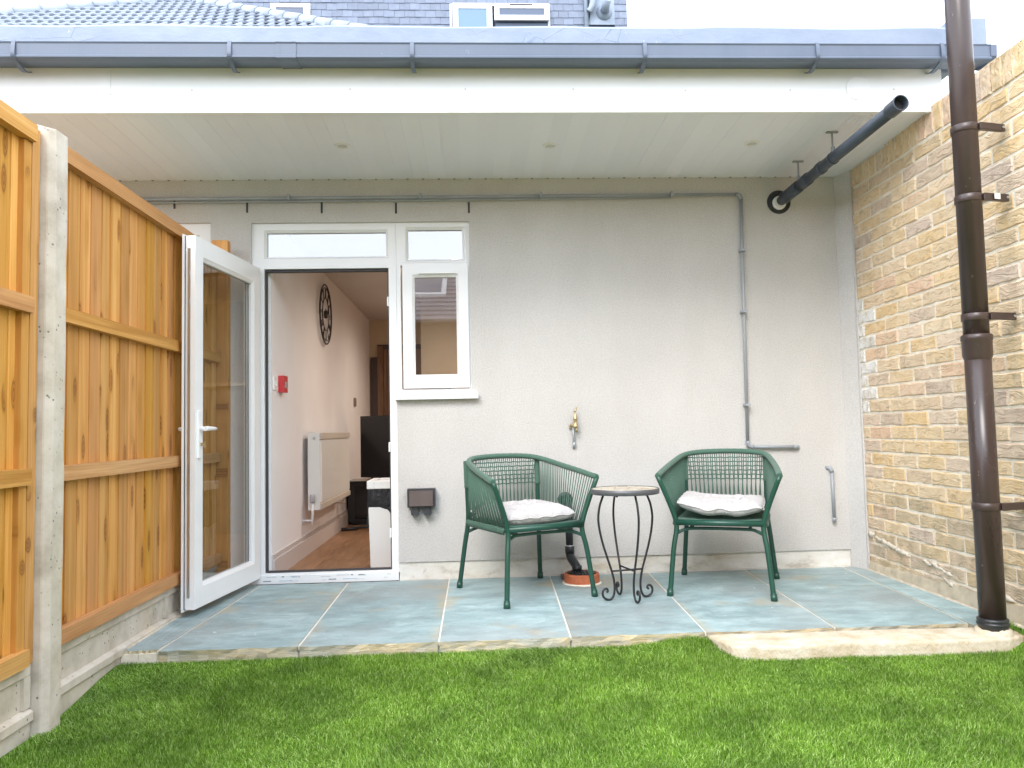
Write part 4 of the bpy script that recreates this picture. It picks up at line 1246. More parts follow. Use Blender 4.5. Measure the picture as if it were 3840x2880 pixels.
for x in (-2.245, -1.195, -.285, .906, 1.812, 2.480):
    bm = bmesh.new()
    path = [(0, GF - .004, 2.917), (0, GF - .010, 2.88), (0, GF - .008, 2.838), (0, GF + .03, 2.815), (0, YF - .05, 2.803), (0, YF - .002, 2.822)]
    P = catmull(path, 4)
    prev = None
    for p in P:
        ring = [bm.verts.new((p[0] - .010, p[1], p[2])), bm.verts.new((p[0] + .010, p[1], p[2])), bm.verts.new((p[0] + .010, p[1] + .006, p[2] + .007)), bm.verts.new((p[0] - .010, p[1] + .006, p[2] + .007))]
        if prev:
            for k in range(4): bm.faces.new((prev[k], prev[(k + 1) % 4], ring[(k + 1) % 4], ring[k]))
        else: bm.faces.new(ring)
        prev = ring
    bm.faces.new(prev[::-1]); bmesh.ops.recalc_face_normals(bm, faces=bm.faces[:])
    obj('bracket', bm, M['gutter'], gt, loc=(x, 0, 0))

# brown soil stack
PX, PY, PR = 2.287, -1.62, .0545
sp = thing('soil_pipe', 'thick glossy brown vertical pipe in front of the brick wall', 'pipe', (PX, PY, 0))
bm = bmesh.new(); tube(bm, [(0, 0, .03), (0, 0, 1.30)], PR, 32); obj('lower_pipe', bm, M['brown_pipe'], sp)
bm = bmesh.new(); tube(bm, [(0, 0, 1.28), (0, 0, 4.3)], PR - .001, 32); obj('upper_pipe', bm, M['brown_pipe'], sp)
bm = bmesh.new(); lathe(bm, [(PR, 1.215), (PR + .007, 1.235), (PR + .0075, 1.30), (PR + .011, 1.306), (PR + .011, 1.325), (PR + .006, 1.331), (PR - .001, 1.333)], 32, cap=False); obj('socket', bm, M['brown_pipe'], sp)
for i, z in enumerate((2.285, 1.957, 1.410, .556)):
    bm = bmesh.new()
    lathe(bm, [(PR - .001, -.017), (PR + .004, -.017), (PR + .004, .017), (PR - .001, .017)], 32, (0, 0, 0), cap=False)
    prism(bm, [(PR - .02, -.058), (.165, -.03), (.178, -.024), (.178, -.014), (.165, -.008), (PR - .012, -.030)], -.0165, .0165)
    o = obj('pipe_clip', bm, M['brown_pipe'], sp, loc=(0, 0, z), bevel=.002)
    bm = bmesh.new(); lathe(bm, [(.006, -.005), (.006, 0)], 10, (.165, -.030, 0), 'y'); obj('screw', bm, M['steel'], o)
    if i == 1:
        bm = bmesh.new(); prism(bm, [(.085, -.0565), (.118, -.0482), (.118, -.047), (.085, -.0553)], -.013, .013); obj('white_sticker', bm, M['white_plastic'], o)
bm = bmesh.new(); lathe(bm, [(PR + .006, -.05), (PR + .007, .030), (PR + .011, .034), (PR + .011, .043), (PR + .006, .047), (PR + .009, .052), (PR + .009, .060), (PR - .001, .064)], 32, cap=False); obj('collar', bm, M['black_pipe'], sp)
bm = bmesh.new(); q = random.Random(12); ring0 = []; n = 24
rings = []
for rr, zz in ((PR + .030, -.06), (PR + .022, -.012), (PR + .014, .012), (PR + .004, .022)):
    rings.append([bm.verts.new((rr * math.cos(k * 2 * math.pi / n) * q.uniform(.93, 1.08), rr * math.sin(k * 2 * math.pi / n) * q.uniform(.93, 1.08), zz + q.uniform(-.008, .008))) for k in range(n)])
for A, B in zip(rings, rings[1:]):
    for k in range(n): bm.faces.new((A[k], A[(k + 1) % n], B[(k + 1) % n], B[k])).smooth = True
obj('mortar_collar', bm, M['screed'], sp)

# dark waste pipe slung under the soffit
hp = thing('waste_pipe', 'dark grey pipe slung under the soffit, open end towards the garden', 'pipe', (0, 0, 0))
A0, A1 = Vector((2.075, .0, 2.437)), Vector((2.090, -1.455, 2.487))
def along(t_): return A0 + (A1 - A0) * t_
bm = bmesh.new(); d = (A1 - A0).normalized(); tube(bm, [along(0), along(.97)], .0325, 24); obj('pipe', bm, M['waste_pipe'], hp)
def sock(t0, t1, r_):
    a, b = along(t0), along(t1)
    bm = bmesh.new(); tube(bm, [a, a + d * .004, b - d * .004, b], [.033, r_, r_, .033], 24, cap=False); obj('coupling', bm, M['waste_pipe'], hp)
sock(.40, .43, .038); sock(.235, .30, .0385); sock(.05, .20, .0395)
bm = bmesh.new(); a, b = along(.93), along(1.0); LL = (b - a).length
turned(bm, a, d, [(0, .033), (.005, .037), (LL - .018, .037), (LL - .015, .0395), (LL - .001, .0395), (LL, .0385), (LL, .0355), (LL - .002, .0345), (LL - .075, .0335)], 32); obj('socket_end', bm, M['waste_pipe'], hp)
bm = bmesh.new(); tube(bm, [along(.9705), along(.972)], .0325, 20); obj('dark_mouth', bm, M['dark_gap'], hp)
bm = bmesh.new(); lathe(bm, [(.040, -.012), (.074, -.010), (.080, -.004), (.080, .0)], 32, (A0.x - .010, -.001, A0.z - .004), 'y', cap=True); obj('wall_flange', bm, M['black_pipe'], hp)
bm = bmesh.new(); lathe(bm, [(.030, -.022), (.046, -.021), (.046, -.011)], 28, (A0.x - .013, -.001, A0.z - .014), 'y'); obj('white_seal', bm, M['white_plastic'], hp)
for t_ in (.52, .205):
    c_ = along(t_)
    bm = bmesh.new(); zt = soffit_z(c_.y) - .001
    tube(bm, [(c_.x, c_.y, c_.z + .033), (c_.x, c_.y, zt)], .0055, 8); tube(bm, [(c_.x, c_.y, c_.z + .03), (c_.x, c_.y, c_.z + .065)], .012, 8)
    box(bm, c_.x - .034, c_.x + .034, c_.y - .008, c_.y + .008, zt - .008, zt)
    obj('hanger', bm, M['grey_pipe'], hp)
    bm = bmesh.new(); tube(bm, [c_ - d * .009, c_ + d * .009], .0365, 24); obj('hanger_ring', bm, M['waste_pipe'], hp)

# grey overflow pipe run across the wall
gp = thing('overflow_pipe', 'thin grey pipe running across the wall top and down beside the right chair', 'pipe', (0, 0, 0))
yp = -.022
def zrun(x): return 2.476 + (x + 2.0) * .0016
bm = bmesh.new(); tube(bm, [(-4.0, yp, zrun(-4)), (1.78, yp, zrun(1.78))], .0105, 12); tube(bm, [(-4.0, yp + .004, zrun(-4) - .024), (.0, yp + .004, zrun(0) - .020), (1.3, yp + .004, zrun(1.3) - .014)], .006, 8); obj('horizontal_run', bm, M['grey_pipe'], gp)
bm = bmesh.new(); tube(bm, [(1.80, yp, zrun(1.8) - .02), (1.781, yp, .82)], .0105, 12); obj('vertical_run', bm, M['grey_pipe'], gp)
bm = bmesh.new(); tube(bm, [(1.80, yp, .798), (2.11, yp, .792)], .0105, 12); obj('lower_run', bm, M['grey_pipe'], gp)
def elbow(bm, a, c_, b, r_):
    P = [Vector(a) + ((Vector(c_) - Vector(a)) * t_ * 2 if t_ < .5 else Vector((0, 0, 0))) for t_ in (0,)]
    a, c_, b = Vector(a), Vector(c_), Vector(b)
    pts = [(a * (1 - t_) ** 2 + c_ * 2 * t_ * (1 - t_) + b * t_ * t_) for t_ in [i / 6 for i in range(7)]]
    tube(bm, pts, [r_ * 1.12] + [r_] * 5 + [r_ * 1.12], 12)
bm = bmesh.new(); elbow(bm, (1.765, yp, zrun(1.77)), (1.80, yp, zrun(1.8)), (1.7995, yp, zrun(1.8) - .036), .0135); elbow(bm, (1.7815, yp, .836), (1.781, yp, .799), (1.818, yp, .798), .0135); elbow(bm, (2.085, yp, .7925), (2.122, yp, .792), (2.122, .005, .792), .0135); obj('elbow', bm, M['grey_pipe'], gp)
for x, z, v_ in ((-1.18, zrun(-1.18), 0), (-.33, zrun(-.33), 0), (.46, zrun(.46), 0), (1.33, zrun(1.33), 0), (1.794, 2.10, 1), (1.788, 1.69, 1), (1.784, 1.075, 1)):
    bm = bmesh.new()
    if v_: box(bm, -.017, .017, -.036, .022, -.007, .007)
    else: box(bm, -.007, .007, -.036, .022, -.017, .017)
    obj('pipe_clip', bm, M['grey_pipe'], gp, loc=(x, yp, z), bevel=.003)
# short stub near the corner
sb = thing('pipe_stub', 'short grey pipe stub hanging down the wall near the corner', 'pipe', (2.336, 0, 0))
bm = bmesh.new(); tube(bm, [(0, yp, .635), (.002, yp, .31)], .0105, 12); obj('pipe', bm, M['grey_pipe'], sb)
bm = bmesh.new(); elbow(bm, (-.022, .004, .648), (-.008, yp, .658), (0, yp, .622), .0128); obj('elbow', bm, M['grey_pipe'], sb)
bm = bmesh.new(); tube(bm, [(.002, yp, .325), (.002, yp, .298)], .0125, 12); obj('end_cap', bm, M['grey_pipe'], sb)

# outside tap
tp = thing('outside_tap', 'brass outside tap on a short grey pipe above the left chair', 'tap', (.642, 0, .97))
bm = bmesh.new(); tube(bm, [(-.008, -.018, -.01), (-.004, -.018, -.135)], .0078, 10); tube(bm, [(-.004, -.018, -.115), (-.004, -.018, -.14), (-.004, .004, -.155)], .0095, 10); obj('supply_pipe', bm, M['copper_pipe'], tp)
bm = bmesh.new(); lathe(bm, [(.016, -.024), (.017, -.008), (.012, -.002), (.0125, .028), (.014, .030), (.0145, .044), (.010, .047), (.010, .060), (.007, .066), (.007, .075)], 14, (.004, -.05, 0)); tube(bm, [(.004, -.05, -.005), (-.014, -.02, -.004), (-.022, .0, -.012)], .011, 10); box(bm, -.034, -.004, -.012, .001, -.026, -.004); obj('body', bm, M['brass'], tp, smooth=False)
bm = bmesh.new(); tube(bm, [(.008, -.052, -.02), (.0085, -.054, -.048)], .0075, 10); obj('spout', bm, M['brass'], tp)
bm = bmesh.new(); tube(bm, [(-.002, -.05, .080), (.006, -.05, .088), (.014, -.05, .112)], [.007, .0075, .0055], 8); obj('lever', bm, M['brass'], tp)

# weatherproof socket
ob = thing('outdoor_socket', 'brown weatherproof socket box low on the wall by the doorway', 'socket', (-.352, 0, .52))
bm = bmesh.new(); box(bm, -.088, .088, -.062, -.001, -.055, .062); obj('housing', bm, M['box_trim'], ob, bevel=.018, seg=4)
bm = bmesh.new(); box(bm, -.075, .075, -.076, -.060, -.046, .050); obj('lid', bm, M['brown_box'], ob, bevel=.010, seg=3)
for x in (-.041, .037):
    bm = bmesh.new(); box(bm, x - .020, x + .020, -.055, -.006, -.076, -.05); box(bm, x - .0235, x + .0235, -.060, -.004, -.104, -.076); obj('cable_gland', bm, M['box_trim'], ob, bevel=.004, seg=2)

# drain and the black pipe that feeds it, behind the left chair
dr = thing('gully', 'round orange clay drain with black grating on the patio by the wall', 'drain', (.635, -.245, 0))
bm = bmesh.new(); lathe(bm, [(.108, -.01), (.108, .052), (.104, .060), (.092, .060), (.092, .045)], 32, cap=False); obj('collar', bm, M['clay'], dr)
bm = bmesh.new(); lathe(bm, [(.118, -.012), (.122, .003), (.109, .007)], 28, cap=False); obj('mortar_ring', bm, M['mortar'], dr)
bm = bmesh.new(); lathe(bm, [(.0915, .045), (.0915, .056)], 32)
for k in range(-4, 5):
    hw = math.sqrt(max(0, .084 ** 2 - (k * .019) ** 2)); box(bm, k * .019 - .005, k * .019 + .005, -hw, hw, .056, .064)
obj('grating', bm, M['black_plastic'], dr)
bp = thing('drain_pipe', 'black pipe dropping from the wall into the clay drain behind the left chair', 'pipe', (0, 0, 0))
bm = bmesh.new(); elbow(bm, (.575, -.005, .485), (.58, -.075, .49), (.582, -.082, .42), .026); obj('elbow', bm, M['black_pipe'], bp)
bm = bmesh.new(); lathe(bm, [(.028, -.010), (.046, -.008), (.05, .0)], 24, (.573, -.001, .485), 'y'); obj('wall_flange', bm, M['black_pipe'], bp)
bm = bmesh.new(); tube(bm, [(.582, -.082, .43), (.584, -.084, .185)], .0235, 18); obj('pipe', bm, M['black_pipe'], bp)
bm = bmesh.new(); tube(bm, catmull([(.584, -.084, .190), (.585, -.085, .150), (.590, -.10, .125), (.606, -.15, .098), (.614, -.172, .075), (.615, -.175, .03)], 5), .0275, 18); tube(bm, [(.584, -.084, .20), (.584, -.084, .155)], .030, 18); tube(bm, [(.615, -.175, .092), (.615, -.175, .06)], .031, 18); obj('swan_bend', bm, M['black_pipe'], bp)
bm = bmesh.new(); tube(bm, [(.584, -.084, .2005), (.584, -.084, .205)], .0262, 18); obj('white_ring', bm, M['white_plastic'], bp)
bm = bmesh.new(); lathe(bm, [(.024, 0), (.026, .03), (.020, .03), (.020, .01)], 14, (.54, -.14, .004), cap=False); tag(obj('loose_cap', bm, M['brown_box']), 'small dark round cap beside the clay drain', 'cap')

# ================================================================== FURNITURE
def make_chair(name_label, loc, rz):
    t_ = thing('rope_chair', name_label, 'chair', loc, rz, 'green rope garden chairs')
    for s in (-1, 1):
        bm = bmesh.new(); tube(bm, catmull([(s * .275, -.320, .006), (s * .252, -.292, .25), (s * .236, -.272, .357), (s * .238, -.270, .415), (s * .272, -.279, .52), (s * .329, -.292, .664)], 5), .0142, 12)
        l = obj('front_leg', bm, M['chair_paint'], t_)
        bm = bmesh.new(); tube(bm, [(s * .2755, -.3207, -.0005), (s * .2735, -.318, .035)], [.0185, .0178], 12); tube(bm, [(s * .2735, -.318, .033), (s * .2730, -.3174, .042)], [.0178, .0145], 12); obj('foot_cap', bm, M['chair_paint'], l)
        bm = bmesh.new(); tube(bm, catmull([(s * .278, .318, .006), (s * .255, .282, .25), (s * .240, .258, .405), (s * .241, .260, .58), (s * .244, .264, .762)], 5), .0142, 12)
        l = obj('rear_leg', bm, M['chair_paint'], t_)
        bm = bmesh.new(); tube(bm, [(s * .2785, .3187, -.0005), (s * .276, .315, .035)], [.0185, .0178], 12); tube(bm, [(s * .276, .315, .033), (s * .2755, .314, .042)], [.0178, .0145], 12); obj('foot_cap', bm, M['chair_paint'], l)
    fr, fl, br, bl = (.235, -.272, .402), (-.235, -.272, .402), (.238, .258, .402), (-.238, .258, .402)
    bm = bmesh.new(); tube(bm, [fl, fr], .0165, 12); tube(bm, [bl, br], .013, 10)
    for s in (-1, 1): tube(bm, [(s * .235, -.272, .402), (s * .238, .258, .402)], .013, 10)
    # under frame
    for y in (-.235, .235):
        tube(bm, catmull([(-.240, y * 1.13, .338), (-.20, y * 1.04, .356), (-.14, y, .366), (.14, y, .366), (.20, y * 1.04, .356), (.240, y * 1.13, .338)], 4), .0095, 10)
    for s in (-1, 1): tube(bm, [(s * .16, -.235, .369), (s * .16, .235, .369)], .009, 8)
    obj('seat_frame', bm, M['chair_paint'], t_)
    # woven seat
    bm = bmesh.new()
    for k in range(24):
        y = -.245 + k * .0212
        tube(bm, [(-.236, y, .4175), (-.12, y + .002, .413), (0, y + .004, .411), (.12, y + .006, .413), (.236, y + .008, .4175)], .0045, 6)
    for s in (-1, 1):
        for k in range(25): tube(bm, [(s * .236 + s * .012, -.25 + k * .0207, .412), (s * .236 + s * .018, -.243 + k * .0207, .390), (s * .236 + s * .006, -.232 + k * .0207, .376)], .0065, 6)
    obj('seat_weave', bm, M['rope'], t_)
    # top rail
    half = [(.329, -.292, .664), (.316, -.15, .690), (.297, .0, .716), (.275, .12, .740), (.252, .205, .758), (.205, .258, .772), (.12, .282, .780), (0, .289, .783)]
    rail = catmull(half + [(-p[0], p[1], p[2]) for p in half[-2::-1]], 6)
    bm = bmesh.new()
    rr = [.0160 + (.0010 if i % 2 else 0) for i in range(len(rail))]
    tube(bm, rail, rr, 12); obj('top_rail', bm, M['rope'], t_)
    def rail_at(u):      # u 0..1 along the rail from the right arm to the left arm
        f = u * (len(rail) - 1); i = min(int(f), len(rail) - 2); return rail[i].lerp(rail[i + 1], f - i)
    # side ropes
    for s in (-1, 1):
        bm = bmesh.new()
        for k in range(26):
            u = .012 + k * (.285 / 25)
            a = rail_at(u if s > 0 else 1 - u)
            y = -.252 + k * (.475 / 25)
            b = Vector((s * .244, y + (.006 if k % 2 else 0), .404))
            a2 = a + Vector((0, 0, -.012))
            tube(bm, [a2, a2.lerp(b, .5) + Vector((s * .001, 0, 0)), b], .0036, 6)
        obj('side_ropes', bm, M['rope'], t_)
    # back ropes: crossing pairs and the six woven rows
    bm = bmesh.new()
    for k in range(17):
        x = -.205 + k * .0256
        top = min(rail, key=lambda p: abs(p.x - x * 1.06) + (10 if p.y < .2 else 0))
        for s in (-1, 1):
            tube(bm, [(x * 1.06 + s * .0065, top.y - .002 * s, top.z - .012), (x * 1.03 + s * .0045, .270, .66), (x * 1.0 - s * .002, .264, .56), (x * .99 - s * .0085, .260, .41)], .0031, 6)
    obj('back_ropes', bm, M['rope'], t_)
    bm = bmesh.new()
    for r_ in range(6):
        z = .612 + r_ * .0262
        yb = .262 + (z - .58) * .08
        P = [(-.252 + .0126 * k, yb + .006 * math.sin(k * math.pi / 2 + r_ * math.pi) - .016 * (1 - ((-.252 + .0126 * k) / .26) ** 2) * -1 , z + .0018 * math.sin(k * 1.3 + r_ * 2)) for k in range(41)]
        tube(bm, P, .0036, 6)
    obj('woven_rows', bm, M['rope'], t_)
    for s in (-1, 1):
        bm = bmesh.new(); P = [(s * (.2412 + i * .0002), .2600 + i * .0003, .600 + i * .0115) for i in range(15)]
        tube(bm, P, [.0170 + (.0010 if i % 2 else 0) for i in range(15)], 12); obj('post_binding', bm, M['rope'], t_)
    return t_
chA = make_chair('green rope armchair turned towards the table, left of it, with a flat tufted cushion', (.270, -.464, 0), R(24))
chB = copy_tree(chA)
chB.location = (1.446, -.498, 0); chB.rotation_euler = (0, 0, R(-22.5))
chB['label'] = 'green rope armchair right of the round table, holding a curled cushion'

def cushion(name_label, loc, rz, curl=False, tie=False):
    root = thing('seat_cushion', name_label, 'cushion', loc, rz, 'white tufted seat cushions')
    n = 44; S = .228 if not curl else .244
    bm = bmesh.new(); q = random.Random(3 if curl else 1)
    tufts = [(-.33, -.33), (.33, -.33), (-.33, .33), (.33, .33), (0, 0)] if False else [(-.36, -.36), (.36, -.36), (-.36, .36), (.36, .36)]
    ph = [(q.uniform(8, 22), q.uniform(8, 22), q.uniform(0, 6)) for _ in range(7)]
    def pt(u, v, side):
        r = max(abs(u), abs(v)); e = 1 - .075 * (abs(u) * abs(v)) ** 2 - .03 * (1 - (u * v) ** 2) * 0
        pinch = 1 - .035 * (math.cos(u * math.pi / 2) * (abs(v) > .98) + math.cos(v * math.pi / 2) * (abs(u) > .98)) * 1.0
        x, y = u * S * e * (1 - .03 * (1 - v * v) * abs(u) ** 3), v * S * e * (1 - .03 * (1 - u * u) * abs(v) ** 3)
        prof = max(0, (1 - abs(u) ** 4.0) * (1 - abs(v) ** 4.0)) ** .45
        h = (.054 if not curl else .047) * prof
        for a, b in tufts:
            d2 = ((u - a) ** 2 + (v - b) ** 2); h -= (.034 * math.exp(-d2 / .02) + .012 * math.exp(-d2 / .14)) * prof * (1 if not curl else .7)
        wr = sum(math.sin(fx * u * (1 + .2 * v) + p) * math.sin(fy * v + p * 1.7) for fx, fy, p in ph) / 7
        rad = 0
        for a, b in tufts:
            th = math.atan2(v - b, u - a); d2 = ((u - a) ** 2 + (v - b) ** 2); rad += .0070 * math.sin(th * 7 + a * 9) * math.exp(-(d2 ** .5 - .22) ** 2 / .02)
        z = side * h + (.009 * wr + rad) * prof * (1 if side > 0 else .4)
        if abs(side) and r > .9: z += .003 * math.sin((u - v) * 14) * (r - .9) * 10
        if curl:
            z += .020 * (abs(u) ** 2.2) - .004 - .008 * u + .016 * max(0, v) + .016 * (u < -.55) * (abs(u) - .55) * 2; z += .006 * math.sin(u * 9 + 1) * (v < 0) * abs(v)
        else:
            z += .010 * v + .004 * u
        return (x, y, z + (.046 if not curl else .048))
    top = [[bm.verts.new(pt(-1 + 2 * i / n, -1 + 2 * j / n, 1)) for i in range(n + 1)] for j in range(n + 1)]
    bot = [[top[j][i] if i in (0, n) or j in (0, n) else bm.verts.new(pt(-1 + 2 * i / n, -1 + 2 * j / n, -1)) for i in range(n + 1)] for j in range(n + 1)]
    for j in range(n):
        for i in range(n):
            bm.faces.new((top[j][i], top[j][i + 1], top[j + 1][i + 1], top[j + 1][i])).smooth = True
            bm.faces.new((bot[j + 1][i], bot[j + 1][i + 1], bot[j][i + 1], bot[j][i])).smooth = True
    edge = [top[0][i].co.copy() for i in range(n)] + [top[j][n].co.copy() for j in range(n)] + [top[n][n - i].co.copy() for i in range(n)] + [top[n - j][0].co.copy() for j in range(n)]
    obj('cover', bm, M['cushion'], root)
    bm = bmesh.new(); tube(bm, edge, .0036, 6, closed=True); obj('piping', bm, M['cushion'], root)
    for a, b in tufts:
        p = pt(a, b, 1); bm = bmesh.new(); lathe(bm, [(.001, .004), (.006, .003), (.008, 0), (.004, -.003)], 12, (p[0], p[1], p[2] + .0005)); obj('button', bm, M['cushion'], root)
    if tie:
        bm = bmesh.new()
        o_ = Vector((-.212, .20, .045)); 
        tube(bm, catmull([o_ + Vector((.03, 0, 0)), o_, o_ + Vector((-.025, .004, .012)), o_ + Vector((-.042, .01, .004)), o_ + Vector((-.024, .004, -.004)), o_], 4), .0028, 6)
        tube(bm, catmull([o_, o_ + Vector((.008, .024, .012)), o_ + Vector((.004, .034, -.004)), o_], 4), .0028, 6)
        tube(bm, catmull([o_, o_ + Vector((-.014, .004, -.02)), o_ + Vector((-.034, .006, -.034))], 4), .0026, 6)
        obj('tie_bow', bm, M['cushion'], root)
    return root
cz = .4195
def chair_pt(ch, x, y, z):
    a = ch.rotation_euler.z; return (ch.location.x + x * math.cos(a) - y * math.sin(a), ch.location.y + x * math.sin(a) + y * math.cos(a), z)
cushion('flat white tufted cushion with tie bow on the left armchair', chair_pt(chA, .0, -.03, cz), R(25), tie=True)
cushion('plump white cushion curling up at both ends on the right armchair', chair_pt(chB, 0, -.045, cz + .012), R(-22.5), curl=True)

# bistro table
tb = thing('side_table', 'small round table with mosaic top and scrolled black iron legs', 'table', (.822, -.735, 0))
bm = bmesh.new(); lathe(bm, [(.186, .578), (.1895, .580), (.1895, .606), (.186, .608), (.184, .603), (.184, .580)], 48, cap=False); obj('rim', bm, M['table_rim'], tb)
bm = bmesh.new(); lathe(bm, [(.1845, .585), (.1845, .6015)], 48); obj('tray', bm, M['grout'], tb)
bm = bmesh.new(); q = random.Random(4)
for ring_i, (ra, rb, n) in enumerate(((.0, .022, 1), (.026, .058, 7), (.062, .094, 12), (.098, .130, 17), (.134, .180, 21))):
    for k in range(n):
        a0 = 2 * math.pi * (k + .03) / n + ring_i; a1 = 2 * math.pi * (k + .95) / n + ring_i
        if n == 1:
            lathe(bm, [(.020, .6012), (.020, .6050)], 8, (0, 0, 0)); continue
        ra_, rb_ = ra + q.uniform(-.001, .002), rb + q.uniform(-.002, .001)
        m_ = (a0 + a1) / 2
        pts = [(ra_ * math.cos(a0), ra_ * math.sin(a0)), (rb_ * math.cos(a0 + .01), rb_ * math.sin(a0 + .01)), (rb_ * math.cos(m_), rb_ * math.sin(m_)), (rb_ * math.cos(a1 - .01), rb_ * math.sin(a1 - .01)), (ra_ * math.cos(a1), ra_ * math.sin(a1))]
        prism(bm, pts, .6012, .6050 + q.uniform(-.0006, .0006))
o = obj('mosaic_stones', bm, M['mosaic'], tb); o['kind'] = 'stuff'
prof = [(.128, .580), (.136, .560), (.152, .52), (.162, .47), (.163, .43), (.155, .37), (.138, .30), (.116, .23), (.096, .170), (.083, .12), (.078, .075), (.082, .035), (.097, .010), (.120, .0065), (.143, .020), (.150, .043), (.141, .063), (.125, .066), (.119, .053), (.127, .046)]
for k in range(4):
    a = R(14 + 90 * k)
    bm = bmesh.new(); tube(bm, catmull([(r_ * math.cos(a), r_ * math.sin(a), z) for r_, z in prof], 4), .0062, 10); obj('leg', bm, M['iron'], tb)
for k in range(2):
    a = R(14 + 90 * k); r_ = .092
    bm = bmesh.new(); tube(bm, [(-r_ * math.cos(a), -r_ * math.sin(a), .158 + k * .009), (r_ * math.cos(a), r_ * math.sin(a), .158 + k * .009)], .0052, 8); obj('stretcher', bm, M['iron'], tb)
for k in range(4):
    a = R(59 + 90 * k)
    bm = bmesh.new(); lathe(bm, [(.006, .567), (.007, .578)], 10, (.125 * math.cos(a), .125 * math.sin(a), 0)); obj('bolt', bm, M['iron'], tb)

# ================================================================== BUILDINGS BEHIND
hr = thing('hipped_roof_house', 'neighbouring house whose pale grey tiled hip roof shows above the gutter, left', 'house')
th = R(35.8); s_, c_ = math.sin(th), math.cos(th)
def hip(x, y): return (x, y, 7.08 + (y - 6.8) * math.tan(th))
AP = (-5.906, 10.9)
def hipx(y): return AP[0] + 1.249 * (y - AP[1]), AP[0] - 1.195 * (y - AP[1])
bm = bmesh.new(); f = [bm.verts.new(hip(*p)) for p in ((hipx(6.9)[0], 6.9), (hipx(6.9)[1], 6.9), AP)]; bm.faces.new(f)
back = [bm.verts.new(p) for p in ((hipx(6.9)[0], 16, 7.1), (hipx(6.9)[1], 16, 7.1), (AP[0], 15.0, 10.03))]
bm.faces.new((f[0], f[2], back[2], back[0])); bm.faces.new((f[1], back[1], back[2], f[2]))
for v in bm.verts: v.co.z -= .03
obj('roof_underlay', bm, M['tile_gap'], hr)
bm = bmesh.new(); box(bm, hipx(6.9)[0] + .4, hipx(6.9)[1] - .4, 7.3, 15.6, -.3, 7.0); obj('wall', bm, M['house_wall'], hr)
# interlocking tile with two rolls
bm = bmesh.new()
prof = [(x_ * 1.2, z_ * 1.35) for x_, z_ in [(0, .012), (.02, .030), (.055, .034), (.085, .030), (.105, .008), (.15, .006), (.17, .030), (.205, .034), (.235, .030), (.255, .008), (.302, .008)]]
a = [bm.verts.new((x, -.02, z + .03)) for x, z in prof]; b = [bm.verts.new((x, .48, z)) for x, z in prof]; e = [bm.verts.new((x, -.02, z + .0)) for x, z in prof]
for i in range(len(prof) - 1):
    bm.faces.new((a[i], a[i + 1], b[i + 1], b[i])); bm.faces.new((e[i], e[i + 1], a[i + 1], a[i]))
me = bpy.data.meshes.new('roof_tile'); bm.to_mesh(me); bm.free(); me.materials.append(M['roof_tile'])
q = random.Random(13)
row = 0; y = 7.35
while y < 10.75:
    xl, xr = hipx(y + .13)
    x = math.floor(xl / .36) * .36 + (0 if row % 2 else .09)
    while x + .05 < xr:
        if x + .25 > xl and x > -9.4:
            p = hip(x, y); inst('roof_tile', me, hr, loc=(p[0], p[1] - .02 * s_, p[2] + .0), rot=(th, 0, 0))
        x += .36
    y += .43 * c_; row += 1
def ridge(p0, p1, n):
    p0, p1 = Vector(p0), Vector(p1); d_ = (p1 - p0)
    for k in range(n):
        a, b = p0 + d_ * (k / n), p0 + d_ * ((k + 1.06) / n)
        bm = bmesh.new(); tube(bm, [a, b], [.125, .110], 10); obj('ridge_tile', bm, M['ridge_tile'], hr)
pl_, pr_ = hip(hipx(8.2)[0], 8.2), hip(hipx(7.3)[1], 7.3)
ap = hip(*AP)
up = Vector((0, 0, .03))
ridge(Vector(pl_) + up, Vector(ap) + up, 10)
ridge(Vector(pr_) + up, Vector(ap) + up, 13)

lf = thing('loft_house', 'house with blue-grey tile-hung loft wall and white windows above the gutter', 'house')
bm = bmesh.new(); box(bm, -4.66, 3.235, 10.02, 15, 3.0, 11.6); obj('wall', bm, M['tile_gap'], lf)
bm = bmesh.new(); box(bm, -4.6, 3.2, 10.06, 14.9, -.3, 2.99); obj('lower_wall', bm, M['house_wall'], lf)
bm = bmesh.new(); box(bm, 0, .203, 0, .014, 0, .155)
for v in bm.verts:
    if v.co.z > .1: v.co.y += .012
me = bpy.data.meshes.new('hung_tile'); bm.to_mesh(me); bm.free(); me.materials.append(M['hung_tile'])
W1, W2 = (-3.90, -3.12, 9.13, 9.48), (-.36, 1.655, 8.80, 9.485)
rows_z = [8.935 + k * .1445 for k in range(6)]
for r_, z in enumerate(rows_z):
    x = -4.66 + (0 if r_ % 2 else -.10)
    while x < 3.23:
        a, b = max(x, -4.66), min(x + .206, 3.235)
        for w0, w1, w2, w3 in (W1, W2, (2.47, 2.97, 9.05, 9.6)):
            if w2 - .14 < z < w3 - .02:          # cut the tile at the opening
                if w0 <= a and b <= w1: a = b
                elif a < w0 < b: b = w0
                elif a < w1 < b: a = w1
        if b - a > .03:
            inst('hung_tile', me, lf, loc=(a, 9.985 + q.uniform(-.004, .003), z + q.uniform(-.004, .004)), rot=(0, q.uniform(-.012, .012), 0), scale=((b - a - .004) / .203, 1, 1))
        x += .206
bm = bmesh.new(); box(bm, -4.7, 3.26, 9.93, 10.0, 9.80, 9.86); obj('eaves_board', bm, M['flashing'], lf)
bm = bmesh.new(); box(bm, -4.7, 3.26, 9.985, 10.02, 9.86, 11.6); obj('upper_cladding', bm, M['hung_tile'], lf)
simple('far_pvc', (.62, .63, .64), .5)
